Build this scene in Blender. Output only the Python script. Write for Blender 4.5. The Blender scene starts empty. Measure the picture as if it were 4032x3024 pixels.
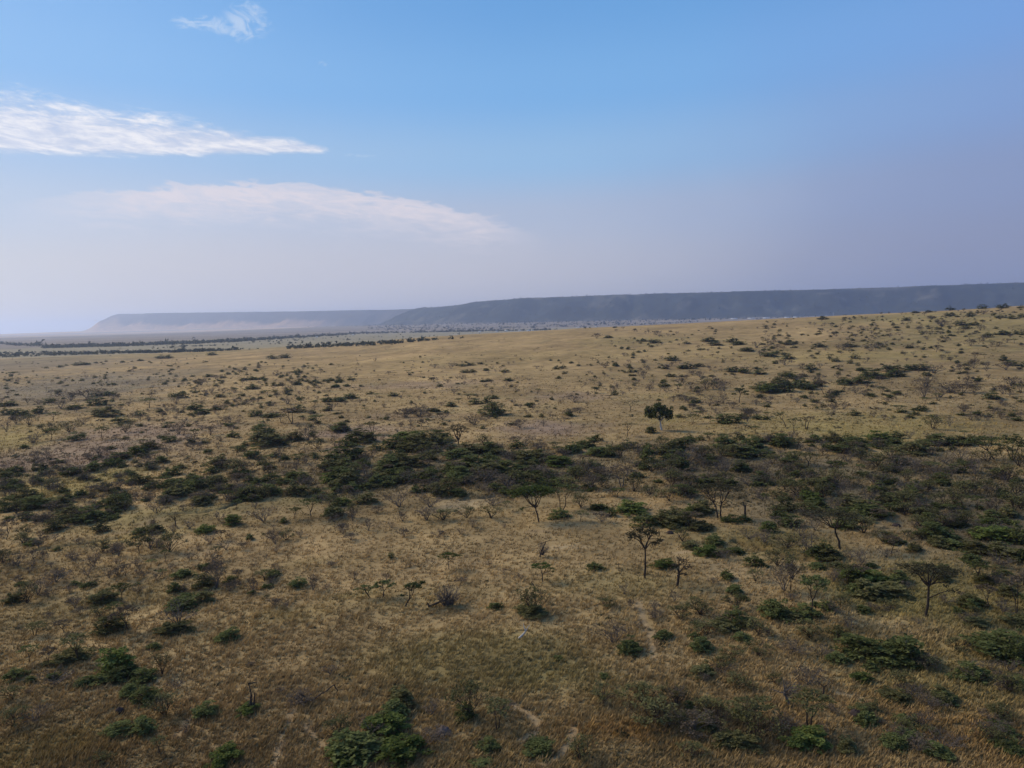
import bpy, math, random
import numpy as np
from mathutils import Matrix, Vector
R = math.radians
rng = np.random.default_rng(7)
random.seed(7)
SC = bpy.context.scene
COL = SC.collection

# ------------------------------------------------------------------ camera
CAM_H = 45.0
FPX = 2912.0                      # focal length in pixels of the 4032 wide photograph
PITCH, ROLL = 4.77, 1.186
cd = bpy.data.cameras.new('camera'); cam = bpy.data.objects.new('camera', cd); COL.objects.link(cam)
cd.sensor_width = 36.0; cd.lens = 36.0 * FPX / 4032.0
cd.clip_start = 1.0; cd.clip_end = 150000.0
CM = Matrix.Rotation(R(90 - PITCH), 3, 'X') @ Matrix.Rotation(R(-ROLL), 3, 'Z')
cam.matrix_world = Matrix.Translation((0, 0, CAM_H)) @ CM.to_4x4()
SC.camera = cam
CMN = np.array(CM)

# ------------------------------------------------------------------ exposure
SC.view_settings.view_transform = 'Standard'; SC.view_settings.look = 'None'
SC.view_settings.exposure = 0.0; SC.view_settings.gamma = 1.0
SC.view_settings.use_curve_mapping = False
SC.render.engine = 'CYCLES'
SC.cycles.max_bounces = 6; SC.cycles.volume_bounces = 1; SC.cycles.transparent_max_bounces = 8
SC.cycles.use_denoising = True

# ------------------------------------------------------------------ sun
SUN_EL, SUN_AZ = 38.0, -62.0       # azimuth from +Y, negative = to the left
sl = bpy.data.lights.new('sun', 'SUN'); so = bpy.data.objects.new('sun', sl); COL.objects.link(so)
sl.energy = 4.2; sl.angle = R(24.0); sl.color = (1.0, 0.87, 0.68)
sd = Vector((math.sin(R(SUN_AZ)) * math.cos(R(SUN_EL)), math.cos(R(SUN_AZ)) * math.cos(R(SUN_EL)), math.sin(R(SUN_EL))))
so.rotation_euler = sd.to_track_quat('Z', 'Y').to_euler()

# ------------------------------------------------------------------ node helper
class NT:
    def __init__(s, tree): s.t = tree; s.n = tree.nodes; s.l = tree.links
    def node(s, kind, **kw):
        n = s.n.new(kind)
        for k, v in kw.items(): setattr(n, k, v)
        return n
    def put(s, sock, v):
        if v is None: return
        if hasattr(v, 'is_output') or isinstance(v, bpy.types.NodeSocket): s.l.new(v, sock)
        else:
            if isinstance(v, (tuple, list)) and len(v) == 3 and len(sock.default_value) == 4: v = (*v, 1)
            sock.default_value = v
    def m(s, op, a, b=None, c=None, clamp=False):
        n = s.node('ShaderNodeMath', operation=op, use_clamp=clamp)
        s.put(n.inputs[0], a); s.put(n.inputs[1], b); s.put(n.inputs[2], c)
        return n.outputs[0]
    def ss(s, x, a, b):
        n = s.node('ShaderNodeMapRange', interpolation_type='SMOOTHSTEP')
        s.put(n.inputs['Value'], x); s.put(n.inputs['From Min'], a); s.put(n.inputs['From Max'], b)
        return n.outputs[0]
    def mix(s, f, a, b, blend='MIX'):
        n = s.node('ShaderNodeMix', data_type='RGBA', blend_type=blend)
        s.put(n.inputs[0], f); s.put(n.inputs[6], a); s.put(n.inputs[7], b)
        return n.outputs[2]
    def noise(s, vec, scale, detail=3, rough=0.55, dist=0.0):
        n = s.node('ShaderNodeTexNoise')
        if vec is not None: s.l.new(vec, n.inputs['Vector'])
        n.inputs['Scale'].default_value = scale; n.inputs['Detail'].default_value = detail
        n.inputs['Roughness'].default_value = rough; n.inputs['Distortion'].default_value = dist
        return n.outputs['Fac']
    def xyz(s, x, y, z):
        n = s.node('ShaderNodeCombineXYZ'); s.put(n.inputs[0], x); s.put(n.inputs[1], y); s.put(n.inputs[2], z)
        return n.outputs[0]

def srgb(r, g, b):
    f = lambda c: (c / 255) / 12.92 if c / 255 <= .04045 else ((c / 255 + .055) / 1.055) ** 2.4
    return (f(r), f(g), f(b))

# ------------------------------------------------------------------ sky
world = bpy.data.worlds.new('World'); SC.world = world; world.use_nodes = True
wt = world.node_tree; wt.nodes.clear(); W = NT(wt)
STR = 0.1
tc = W.node('ShaderNodeTexCoord'); dirv = tc.outputs['Generated']
sp = W.node('ShaderNodeSeparateXYZ'); W.l.new(dirv, sp.inputs[0])
DEG = 180 / math.pi
az = W.m('MULTIPLY', W.m('ARCTAN2', sp.outputs[0], sp.outputs[1]), DEG)
el = W.m('MULTIPLY', W.m('ARCSINE', sp.outputs[2]), DEG)
sky = W.node('ShaderNodeTexSky', sky_type='NISHITA', sun_disc=False)
sky.sun_elevation = R(SUN_EL); sky.sun_rotation = R(SUN_AZ); sky.air_density = 1.0; sky.dust_density = 1.5
def K(*c):
    v = srgb(*c); return (v[0] / STR, v[1] / STR, v[2] / STR, 1)
def ramp(x, stops):
    n = W.node('ShaderNodeValToRGB'); W.l.new(x, n.inputs[0]); e = n.color_ramp.elements
    n.color_ramp.interpolation = 'EASE'
    while len(e) < len(stops): e.new(0.5)
    for q, (p, c) in zip(e, stops): q.position = p; q.color = (*srgb(*c), 1)
    return n.outputs[0]
e01 = W.m('DIVIDE', el, 40.0, clamp=True)
SKY_L = ramp(e01, [(0, (212, 208, 212)), (.10, (206, 207, 216)), (.2, (188, 203, 226)), (.3, (166, 196, 232)), (.42, (136, 186, 238)), (.58, (122, 176, 234)), (1, (96, 148, 212))])
SKY_C = ramp(e01, [(0, (196, 195, 205)), (.08, (188, 191, 206)), (.2, (176, 190, 216)), (.3, (150, 190, 230)), (.42, (124, 178, 232)), (.58, (106, 164, 224)), (1, (84, 136, 204))])
SKY_R = ramp(e01, [(0, (146, 152, 180)), (.10, (142, 150, 182)), (.22, (138, 154, 194)), (.34, (130, 160, 212)), (.46, (120, 162, 224)), (.60, (108, 154, 218)), (1, (84, 132, 202))])
warp = W.m('MULTIPLY', W.m('SUBTRACT', W.noise(dirv, 3.0, 3), .5), 14.0)
azw = W.m('ADD', az, warp)
c1 = W.mix(W.ss(azw, -30.0, 2.0), SKY_L, SKY_C)
c2 = W.mix(W.ss(W.m('ADD', azw, W.m('MULTIPLY', el, -.5)), -4.0, 34.0), c1, SKY_R)
# --- thin clouds: one streaked bank on the left, a fading veil below it, a few torn wisps above
ccoord = W.xyz(W.m('MULTIPLY', az, .10), W.m('MULTIPLY', W.m('ADD', el, W.m('MULTIPLY', az, .06)), .42), 0.0)
n1 = W.noise(ccoord, 2.4, 10, .62, .9)
n2 = W.noise(ccoord, 7.0, 8, .62, .5)
nz = W.m('SUBTRACT', W.m('ADD', W.m('MULTIPLY', n1, .6), W.m('MULTIPLY', n2, .4)), .5)
t = W.m('DIVIDE', W.m('SUBTRACT', -13.2, az), 22.0, clamp=True)          # 0 at the tip, 1 at the far left
top = W.m('ADD', 12.7, W.m('MULTIPLY', W.m('POWER', t, .55), 2.15))
bot = W.m('SUBTRACT', 12.55, W.m('MULTIPLY', t, 1.6))
up_ = W.m('DIVIDE', W.m('SUBTRACT', top, el), W.m('ADD', .35, W.m('MULTIPLY', t, 1.6)))      # soft, torn upper side
dn_ = W.m('DIVIDE', W.m('SUBTRACT', el, bot), W.m('ADD', .25, W.m('MULTIPLY', t, .35)))      # firmer underside
dens = W.m('ADD', W.m('ADD', W.m('MINIMUM', up_, dn_), .22), W.m('MULTIPLY', nz, 3.6))
dens = W.m('MULTIPLY', W.ss(dens, -.15, 1.15), W.ss(az, -12.9, -14.2))
body = W.m('MULTIPLY', dens, W.m('ADD', .80, W.m('MULTIPLY', nz, 1.8)), clamp=True)
shade = W.mix(W.ss(nz, -.10, .12), srgb(214, 216, 232) + (1,), srgb(244, 243, 248) + (1,))
c3 = W.mix(body, c2, shade)
# veil: long low bank with a broken bright upper edge, dissolving downwards into the haze
arch = W.m('SUBTRACT', 10.1, W.m('MULTIPLY', W.m('POWER', W.m('ABSOLUTE', W.m('ADD', az, 18.0)), 2.0), .0085))
elv = W.m('ADD', el, W.m('MULTIPLY', nz, 3.4))
edge = W.m('SUBTRACT', 1.0, W.ss(elv, W.m('SUBTRACT', arch, .25), W.m('ADD', arch, .30)))
fade = W.ss(W.m('SUBTRACT', elv, arch), -3.2, -.3)
veil = W.m('MULTIPLY', edge, W.m('ADD', .16, W.m('MULTIPLY', fade, .78)))
veil = W.m('MULTIPLY', veil, W.m('MULTIPLY', W.ss(az, -36.0, -22.0), W.ss(az, 4.0, -5.0)))
veil = W.m('MULTIPLY', veil, W.m('ADD', 1.0, W.m('MULTIPLY', nz, 2.6)), clamp=True)
c4 = W.mix(veil, c3, srgb(224, 218, 227) + (1,))
veil2 = W.m('MULTIPLY', W.m('SUBTRACT', 1.0, W.ss(elv, 3.0, 9.5)), W.m('MULTIPLY', W.ss(az, -40.0, -20.0), W.ss(az, 22.0, -2.0)))
c4 = W.mix(W.m('MULTIPLY', veil2, .55), c4, srgb(200, 198, 209) + (1,))
# wisps
wc = W.xyz(W.m('MULTIPLY', az, .11), W.m('MULTIPLY', el, .19), 3.0)
wn = W.noise(wc, 5.5, 10, .60, 1.6)
def spot(a, e, ra, re):
    d = W.m('ADD', W.m('POWER', W.m('DIVIDE', W.m('SUBTRACT', az, a), ra), 2.0), W.m('POWER', W.m('DIVIDE', W.m('SUBTRACT', el, e), re), 2.0))
    return W.ss(d, 1.0, 0.0)
sps = [(-18.4, 20.7, 2.0, 1.7), (-21.4, 20.2, 2.8, .8), (-19.2, 19.8, .7, .6), (-17.0, 23.0, .8, .35), (-13.4, 18.4, .5, .25), (-11.2, 12.4, 1.5, .2)]
acc = None
for s_ in sps:
    q = spot(*s_); acc = q if acc is None else W.m('MAXIMUM', acc, q)
wisp = W.m('MULTIPLY', W.ss(W.m('ADD', wn, W.m('MULTIPLY', acc, .20)), .56, .84), W.m('POWER', acc, .6))
c5 = W.mix(W.m('MULTIPLY', wisp, .5), c4, srgb(222, 232, 246) + (1,))
sc_ = W.node('ShaderNodeVectorMath', operation='SCALE'); W.l.new(c5, sc_.inputs[0]); sc_.inputs['Scale'].default_value = 1 / STR
final = W.mix(.94, sky.outputs[0], sc_.outputs[0])
bg = W.node('ShaderNodeBackground'); W.l.new(final, bg.inputs[0]); bg.inputs[1].default_value = STR
wo = W.node('ShaderNodeOutputWorld'); W.l.new(bg.outputs[0], wo.inputs[0])

# ------------------------------------------------------------------ tags
def tag(o, label=None, cat=None, group=None, kind=None):
    if label: o['label'] = label
    if cat: o['category'] = cat
    if group: o['group'] = group
    if kind: o['kind'] = kind
    return o

# ------------------------------------------------------------------ value noise
def _h(ix, iy, seed):
    n = (ix.astype(np.int64) * 374761393 + iy.astype(np.int64) * 668265263 + seed * 1442695041) & 0xffffffff
    n = ((n ^ (n >> 13)) * 1274126177) & 0xffffffff
    n = n ^ (n >> 16)
    return (n & 0xffffff) / float(0xffffff)
def vnoise(x, y, seed=0):
    ix = np.floor(x); iy = np.floor(y); fx = x - ix; fy = y - iy
    fx = fx * fx * (3 - 2 * fx); fy = fy * fy * (3 - 2 * fy)
    a = _h(ix, iy, seed); b = _h(ix + 1, iy, seed); c = _h(ix, iy + 1, seed); d = _h(ix + 1, iy + 1, seed)
    return (a * (1 - fx) + b * fx) * (1 - fy) + (c * (1 - fx) + d * fx) * fy
def fbm(x, y, o=4, seed=0):
    s = 0; a = .5; t = 0
    for i in range(o):
        s = s + a * vnoise(x, y, seed + i * 17); t += a; x = x * 2.03 + 5.1; y = y * 2.03 - 3.7; a *= .5
    return s / t
def sstep(a, b, x):
    t = np.clip((x - a) / (b - a), 0, 1); return t * t * (3 - 2 * t)

# ------------------------------------------------------------------ terrain height
def P2(px, Y): return ((px - 2016) / FPX * Y, Y)
RIM = [P2(9500, 4300), P2(6500, 5500), P2(4900, 6250), P2(4032, 6700), P2(3300, 7250), P2(2700, 7600), P2(2300, 7900), P2(2050, 8100),
       P2(1900, 8450), P2(1790, 8750), P2(1700, 8950), P2(1665, 9350), P2(1690, 10000), P2(1760, 11500), P2(1700, 12200), P2(1500, 12700), P2(1200, 13200), P2(900, 13800), P2(650, 14200), P2(490, 14600), P2(600, 18000), P2(800, 26000)]
RIMZ = [300, 300, 303, 305, 305, 308, 309, 304, 282, 252, 246, 248, 254, 286, 298, 303, 318, 340, 362, 366, 366, 366]
RX = np.array([p[0] for p in RIM]); RY = np.array([p[1] for p in RIM]); RZ = np.array(RIMZ, float)
def rim_dist(x, y):
    """distance to the plateau rim, positive on the plateau side, and the rim height there"""
    best = np.full(x.shape, 1e12); sg = np.ones(x.shape); zz = np.zeros(x.shape); al = np.zeros(x.shape); L = 0
    for i in range(len(RX) - 1):
        ax, ay, bx, by = RX[i], RY[i], RX[i + 1], RY[i + 1]
        dx, dy = bx - ax, by - ay; ln = math.hypot(dx, dy)
        t = np.clip(((x - ax) * dx + (y - ay) * dy) / (ln * ln), 0, 1)
        qx, qy = ax + t * dx, ay + t * dy
        d = (x - qx) ** 2 + (y - qy) ** 2
        m = d < best
        cr = dx * (y - ay) - dy * (x - ax)
        best = np.where(m, d, best); sg = np.where(m, np.where(cr > 0, -1, 1), sg)
        zz = np.where(m, RZ[i] * (1 - t) + RZ[i + 1] * t, zz); al = np.where(m, L + t * ln, al)
        L += ln
    return np.sqrt(best) * sg, zz, al
AZP = np.array([-180, -60, -34.7, -24.3, -11.95, -6.2, 5.6, 13.2, 22.1, 30.0, 34.7, 60, 180])
AZE = np.array([0, 0, 0, 2, 10.8, 21, 31, 36.3, 43, 48.6, 53.3, 60, 0.])
GULL = []                         # filled below: (polyline xy, half width, depth)
def base_h(x, y):
    D = np.hypot(x, y) + 1e-6; a = np.degrees(np.arctan2(x, y))
    E = np.interp(a, AZP, AZE)
    s = sstep(420, 1300, D) * (1 - sstep(1330, 2300, D))
    h = E * s
    und = (fbm(x / 70, y / 70, 3, 3) - .5) * 2.2 * sstep(60, 200, D) * (1 - sstep(1200, 2500, D))
    und = und + (fbm(x / 420, y / 420, 2, 9) - .5) * 3.0 * sstep(200, 500, D) * (1 - sstep(1000, 2200, D))
    und = und + (fbm(x / 11, y / 11, 3, 5) - .5) * 1.1 * (1 - sstep(300, 600, D))
    h = h + und
    far = D > 3500
    if np.any(far):
        xs, ys = x[far], y[far]
        s_, rz, al = rim_dist(xs, ys)
        s_ = -s_ if False else s_
        wob = (fbm(al / 420, s_ * 0 + .5, 3, 21) - .5) * 460 + (fbm(al / 190, s_ / 260, 3, 24) - .5) * 150 + (fbm(xs / 160, ys / 160, 3, 22) - .5) * 110
        q = s_ + wob * np.clip(1 - np.abs(s_ + 350) / 900, 0, 1)
        ped = 42 * sstep(-4200, -620, s_) ** 1.6
        steep = np.clip((q + 640) / 640, 0, 1)
        prof = .35 * steep ** 1.5 + .65 * (steep * steep * (3 - 2 * steep))
        rough = (fbm(xs / 260, ys / 260, 4, 31) - .5) * 14 * sstep(-100, 100, s_)
        hh = ped + (rz - ped) * prof + rough
        h[far] = h[far] * (1 - sstep(3500, 4200, np.hypot(xs, ys))) + hh
    return h
def seg_d(x, y, pts):
    best = np.full(x.shape, 1e9)
    for (ax, ay), (bx, by) in zip(pts[:-1], pts[1:]):
        dx, dy = bx - ax, by - ay
        t = np.clip(((x - ax) * dx + (y - ay) * dy) / (dx * dx + dy * dy), 0, 1)
        best = np.minimum(best, np.hypot(x - ax - t * dx, y - ay - t * dy))
    return best
def height(x, y):
    x = np.asarray(x, float).ravel(); y = np.asarray(y, float).ravel()
    h = base_h(x, y)
    D = np.hypot(x, y); m = D < 500
    if GULL and m.any():
        xs, ys = x[m], y[m]; dz = np.zeros(xs.shape)
        for pts, wd, dp in GULL:
            d = seg_d(xs, ys, pts) + (fbm(xs / 3, ys / 3, 2, 77) - .5) * wd * .9
            dz = np.maximum(dz, dp * (1 - sstep(wd * .35, wd, d)))
        h[m] -= dz
    return h

TT = np.concatenate([np.geomspace(40, 400, 260), np.geomspace(402, 20000, 700)])
def unproj(px, py, fn=None):
    """ground points seen at photograph pixels"""
    fn = fn or height
    px = np.asarray(px, float).ravel(); py = np.asarray(py, float).ravel()
    d = np.stack([(px - 2016) / FPX, -(py - 1512) / FPX, -np.ones_like(px)], 1) @ CMN.T
    d = d / np.hypot(d[:, 0], d[:, 1])[:, None]
    X = d[:, 0:1] * TT; Y = d[:, 1:2] * TT; Z = CAM_H + d[:, 2:3] * TT
    H = fn(X, Y).reshape(X.shape)
    below = Z < H
    k = np.where(below.any(1), below.argmax(1), -1)
    hit = k > 0
    k0 = np.clip(k, 1, None)
    i = np.arange(len(px))
    a = (Z - H)[i, k0 - 1]; b = (Z - H)[i, k0]
    f = np.clip(a / (a - b + 1e-9), 0, 1)
    t = TT[k0 - 1] * (1 - f) + TT[k0] * f
    miss = ~hit
    if miss.any(): t = np.where(miss, 1290.0, t)
    x = d[:, 0] * t; y = d[:, 1] * t
    return x, y, t, hit
def flat_unproj(pts):
    p = np.array(pts, float); x, y, t, _ = unproj(p[:, 0], p[:, 1], lambda a, b: base_h(np.asarray(a, float).ravel(), np.asarray(b, float).ravel()))
    return list(zip(x, y))

for pl, wd, dp in [([(700, 2022), (800, 2016), (880, 2002), (930, 1980), (1010, 1960)], .9, 1.3),
                   ([(0, 2190), (200, 2156), (330, 2136), (470, 2118)], 1.0, 1.1),
                   ([(1120, 1868), (1250, 1868), (1350, 1858)], .8, .9),
                   ([(1820, 1966), (1900, 1960), (1980, 1950), (2030, 1965)], 1.1, 1.4),
                   ([(2900, 2130), (3080, 2180), (3200, 2203), (3300, 2228)], 1.5, 1.9),
                   ([(3640, 2120), (3760, 2150), (3860, 2170)], 1.3, 1.5),
                   ([(3330, 2300), (3450, 2330), (3560, 2345)], 1.2, 1.2)]:
    GULL.append((flat_unproj(pl), wd, dp))
# ------------------------------------------------------------------ mesh from arrays
def tri_mesh(name, V, F, mats, mi=None, col=None):
    V = np.asarray(V, np.float32); F = np.asarray(F, np.int32); k = F.shape[1]
    me = bpy.data.meshes.new(name)
    me.vertices.add(len(V)); me.vertices.foreach_set('co', V.ravel())
    me.loops.add(F.size); me.loops.foreach_set('vertex_index', F.ravel())
    me.polygons.add(len(F)); me.polygons.foreach_set('loop_start', np.arange(0, F.size, k, dtype=np.int32))
    for m in mats: me.materials.append(m)
    if mi is not None: me.polygons.foreach_set('material_index', np.asarray(mi, np.int32))
    me.update(calc_edges=True); me.validate()
    if col is not None:
        ca = me.color_attributes.new('Col', 'FLOAT_COLOR', 'POINT')
        ca.data.foreach_set('color', np.concatenate([col, np.ones((len(col), 1))], 1).astype(np.float32).ravel())
    return me
def link(name, me, parent=None):
    o = bpy.data.objects.new(name, me); COL.objects.link(o)
    if parent: o.parent = parent
    return o

# ------------------------------------------------------------------ materials
def mat(name):
    m = bpy.data.materials.new(name); m.use_nodes = True; t = m.node_tree; t.nodes.clear(); return m, NT(t)
def out(N, sh, disp=None):
    o = N.node('ShaderNodeOutputMaterial'); N.l.new(sh, o.inputs[0])
def pbsdf(N, col, rough=.9, spec=.1, normal=None):
    b = N.node('ShaderNodeBsdfPrincipled'); N.put(b.inputs['Base Color'], col); b.inputs['Roughness'].default_value = rough
    b.inputs['Specular IOR Level'].default_value = spec
    if normal is not None: N.l.new(normal, b.inputs['Normal'])
    return b.outputs[0]
def ground_mat():
    m, N = mat('ground_grass')
    pos = N.node('ShaderNodeNewGeometry').outputs['Position']
    a = N.node('ShaderNodeVertexColor', layer_name='Col').outputs[0]
    nb = N.noise(pos, .012, 5, .6); nm = N.noise(pos, .09, 5, .65); nf = N.noise(pos, .9, 4, .7); nt = N.noise(pos, 3.5, 3, .6)
    g = N.m('ADD', N.m('MULTIPLY', N.m('SUBTRACT', nb, .5), 1.1), N.m('MULTIPLY', N.m('SUBTRACT', nm, .5), 1.5))
    g = N.m('ADD', g, N.m('MULTIPLY', N.m('SUBTRACT', nf, .5), .75)); g = N.m('ADD', g, N.m('MULTIPLY', N.m('SUBTRACT', nt, .5), .6))
    fac = N.m('ADD', 1.0, g)
    cc = N.node('ShaderNodeVectorMath', operation='SCALE'); N.l.new(a, cc.inputs[0]); N.l.new(N.m('MAXIMUM', fac, .25), cc.inputs['Scale'])
    c = cc.outputs[0]
    hue = N.noise(pos, .035, 4, .6)
    c = N.mix(N.m('MULTIPLY', N.ss(hue, .52, .72), .35), c, (.19, .165, .075, 1))         # greener grass
    hue2 = N.noise(pos, .05, 4, .65)
    c = N.mix(N.m('MULTIPLY', N.ss(hue2, .56, .72), .35), c, (.19, .135, .085, 1))       # trodden brownish earth
    out(N, pbsdf(N, c, .95, .03))
    return m
def hill_mat():
    m, N = mat('hill_scrub')
    pos = N.node('ShaderNodeNewGeometry').outputs['Position']
    a = N.node('ShaderNodeVertexColor', layer_name='Col').outputs[0]
    n = N.noise(pos, .012, 6, .7); n2 = N.noise(pos, .003, 4, .6)
    f = N.m('ADD', N.m('ADD', .4, N.m('MULTIPLY', n, 1.2)), N.m('MULTIPLY', N.m('SUBTRACT', n2, .5), .8))
    cc = N.node('ShaderNodeVectorMath', operation='SCALE'); N.l.new(a, cc.inputs[0]); N.l.new(f, cc.inputs['Scale'])
    out(N, pbsdf(N, cc.outputs[0], .95, .02)); return m
def leaf_mat(name, c1, c2, trans=.25):
    m, N = mat(name)
    g = N.node('ShaderNodeNewGeometry'); oi = N.node('ShaderNodeObjectInfo')
    r = g.outputs['Random Per Island']
    c = N.mix(r, c1, c2)
    v = N.m('ADD', .72, N.m('MULTIPLY', oi.outputs['Random'], .55))
    cc = N.node('ShaderNodeVectorMath', operation='SCALE'); N.l.new(c, cc.inputs[0]); N.l.new(v, cc.inputs['Scale'])
    d = N.node('ShaderNodeBsdfDiffuse'); N.l.new(cc.outputs[0], d.inputs[0])
    t = N.node('ShaderNodeBsdfTranslucent'); N.l.new(cc.outputs[0], t.inputs[0])
    x = N.node('ShaderNodeMixShader'); x.inputs[0].default_value = trans
    N.l.new(d.outputs[0], x.inputs[1]); N.l.new(t.outputs[0], x.inputs[2]); out(N, x.outputs[0]); return m
def bark_mat(name, c1, c2):
    m, N = mat(name)
    pos = N.node('ShaderNodeTexCoord').outputs['Object']
    c = N.mix(N.noise(pos, 6.0, 4, .7), c1, c2); out(N, pbsdf(N, c, .9, .1)); return m
def vcol_mat(name, trans=0.0):
    m, N = mat(name)
    a = N.node('ShaderNodeVertexColor', layer_name='Col').outputs[0]
    d = N.node('ShaderNodeBsdfDiffuse'); N.l.new(a, d.inputs[0])
    if trans:
        t = N.node('ShaderNodeBsdfTranslucent'); N.l.new(a, t.inputs[0])
        x = N.node('ShaderNodeMixShader'); x.inputs[0].default_value = trans
        N.l.new(d.outputs[0], x.inputs[1]); N.l.new(t.outputs[0], x.inputs[2]); out(N, x.outputs[0])
    else: out(N, d.outputs[0])
    return m
M_GROUND = ground_mat(); M_HILL = hill_mat()
M_GREEN = leaf_mat('leaves_dark_green', (.04, .05, .018, 1), (.155, .165, .056, 1))
M_FRESH = leaf_mat('leaves_fresh_green', (.04, .06, .016, 1), (.15, .17, .045, 1))  # purer green foliage colour
M_OLIVE = leaf_mat('leaves_olive', (.06, .06, .022, 1), (.19, .17, .07, 1))
M_GREY = leaf_mat('leaves_grey_brown', (.07, .052, .034, 1), (.17, .128, .085, 1))
M_UMB = leaf_mat('leaves_dull_dark', (.03, .028, .016, 1), (.085, .078, .042, 1))
M_BARK = bark_mat('bark_dark', (.022, .016, .012, 1), (.07, .052, .04, 1))
M_BARKG = bark_mat('bark_grey', (.07, .058, .05, 1), (.17, .145, .125, 1))
M_PALE = bark_mat('wood_bleached', (.30, .28, .25, 1), (.55, .52, .48, 1))
M_STUFF = vcol_mat('dry_vegetation', .2)

# ------------------------------------------------------------------ ground sheet and escarpment
def C(*c): return np.array(c, float)
STRAW = C(.28, .188, .084); PINK = C(.35, .235, .105); YEL = C(.27, .20, .068); OLV = C(.195, .155, .055)
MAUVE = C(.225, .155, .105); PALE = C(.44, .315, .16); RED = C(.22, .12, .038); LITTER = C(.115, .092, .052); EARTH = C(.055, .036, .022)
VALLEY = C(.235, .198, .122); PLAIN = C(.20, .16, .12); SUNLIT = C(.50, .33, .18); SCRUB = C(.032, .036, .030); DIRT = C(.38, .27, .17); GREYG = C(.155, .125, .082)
PATCH = [  # photograph px centre, px radii, colour, strength
 (300, 1790, 300, 60, MAUVE, .8), (560, 1700, 240, 30, MAUVE, .7), (1400, 1700, 170, 26, MAUVE, .85), (2180, 1690, 190, 34, MAUVE, .8), (2230, 1560, 140, 16, MAUVE, .6),
 (1650, 1515, 240, 12, MAUVE, .5), (1560, 1640, 200, 14, MAUVE, .4), (1340, 1770, 60, 20, MAUVE, .7), (180, 1540, 280, 40, GREYG, .75), (450, 1500, 240, 26, GREYG, .6), (100, 1430, 300, 26, GREYG, .7), (600, 1470, 260, 14, GREYG, .4),
 (270, 1910, 260, 42, YEL, .9), (60, 1725, 110, 36, YEL, .8), (3350, 1690, 420, 40, YEL, .8), (3500, 1640, 300, 18, YEL, .5), (3300, 1400, 320, 14, YEL, .5), (2500, 1340, 200, 9, OLV, .5),
 (3000, 1700, 150, 14, YEL, .5), (2620, 1650, 120, 20, YEL, .6), (2650, 1560, 150, 10, YEL, .4), (620, 2030, 260, 34, OLV, .55), (1250, 1960, 170, 24, OLV, .55), (520, 2115, 240, 14, YEL, .5),
 (1580, 2350, 320, 50, OLV, .45), (1150, 2420, 170, 40, YEL, .4), (1900, 2600, 430, 130, OLV, .55), (2250, 2680, 260, 60, OLV, .45), (2450, 2300, 260, 60, OLV, .4), (1250, 2210, 200, 24, YEL, .4), (700, 1390, 500, 10, OLV, .4), (2200, 1400, 900, 14, YEL, .2),
 (1810, 1985, 100, 16, PALE, .9), (2240, 2155, 80, 9, PALE, .7), (3160, 2020, 170, 22, PALE, .5), (3480, 2180, 170, 40, PALE, .45), (2950, 2240, 180, 50, PALE, .35), (3480, 2440, 220, 40, PALE, .4), (2340, 2040, 60, 30, PALE, .5),
 (1000, 2150, 420, 70, PINK, .7), (1500, 2260, 520, 130, PINK, .6), (1300, 2150, 260, 40, PINK, .6), (900, 2600, 300, 160, PINK, .35), (2000, 2400, 260, 60, PINK, .4),
 (2450, 2880, 240, 50, RED, .7), (480, 2900, 330, 70, RED, .3), (3850, 2920, 330, 90, RED, .4), (3100, 2900, 260, 80, RED, .3), (100, 2980, 300, 60, YEL, .4),
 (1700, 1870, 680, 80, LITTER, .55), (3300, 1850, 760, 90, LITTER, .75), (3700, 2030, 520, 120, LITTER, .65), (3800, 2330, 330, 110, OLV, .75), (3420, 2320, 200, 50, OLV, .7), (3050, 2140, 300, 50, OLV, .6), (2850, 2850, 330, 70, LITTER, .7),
 (3700, 2620, 330, 90, OLV, .55), (4000, 2150, 200, 80, LITTER, .7), (400, 2380, 300, 50, OLV, .3), (3900, 1290, 300, 30, OLV, .6), (3500, 1250, 200, 10, OLV, .7), (1400, 2340, 90, 14, OLV, .5)]
TRAILS = [([(2510, 2370), (2535, 2440), (2560, 2500), (2573, 2590)], .5), ([(2020, 2775), (2075, 2810), (2118, 2850), (2105, 2890), (2060, 2915)], .45),
          ([(2262, 2868), (2240, 2930), (2195, 2980), (2140, 3010)], .5), ([(1330, 3020), (1290, 2960), (1200, 2860)], .35), ([(700, 2900), (740, 2840), (800, 2790)], .35),
          ([(1080, 3020), (1110, 2900), (1160, 2780)], .35), ([(3250, 2712), (3330, 2735), (3420, 2765)], .35), ([(520, 1688), (640, 1668), (760, 1650)], 1.2), ([(2660, 2180), (2760, 2165)], .6)]
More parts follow.
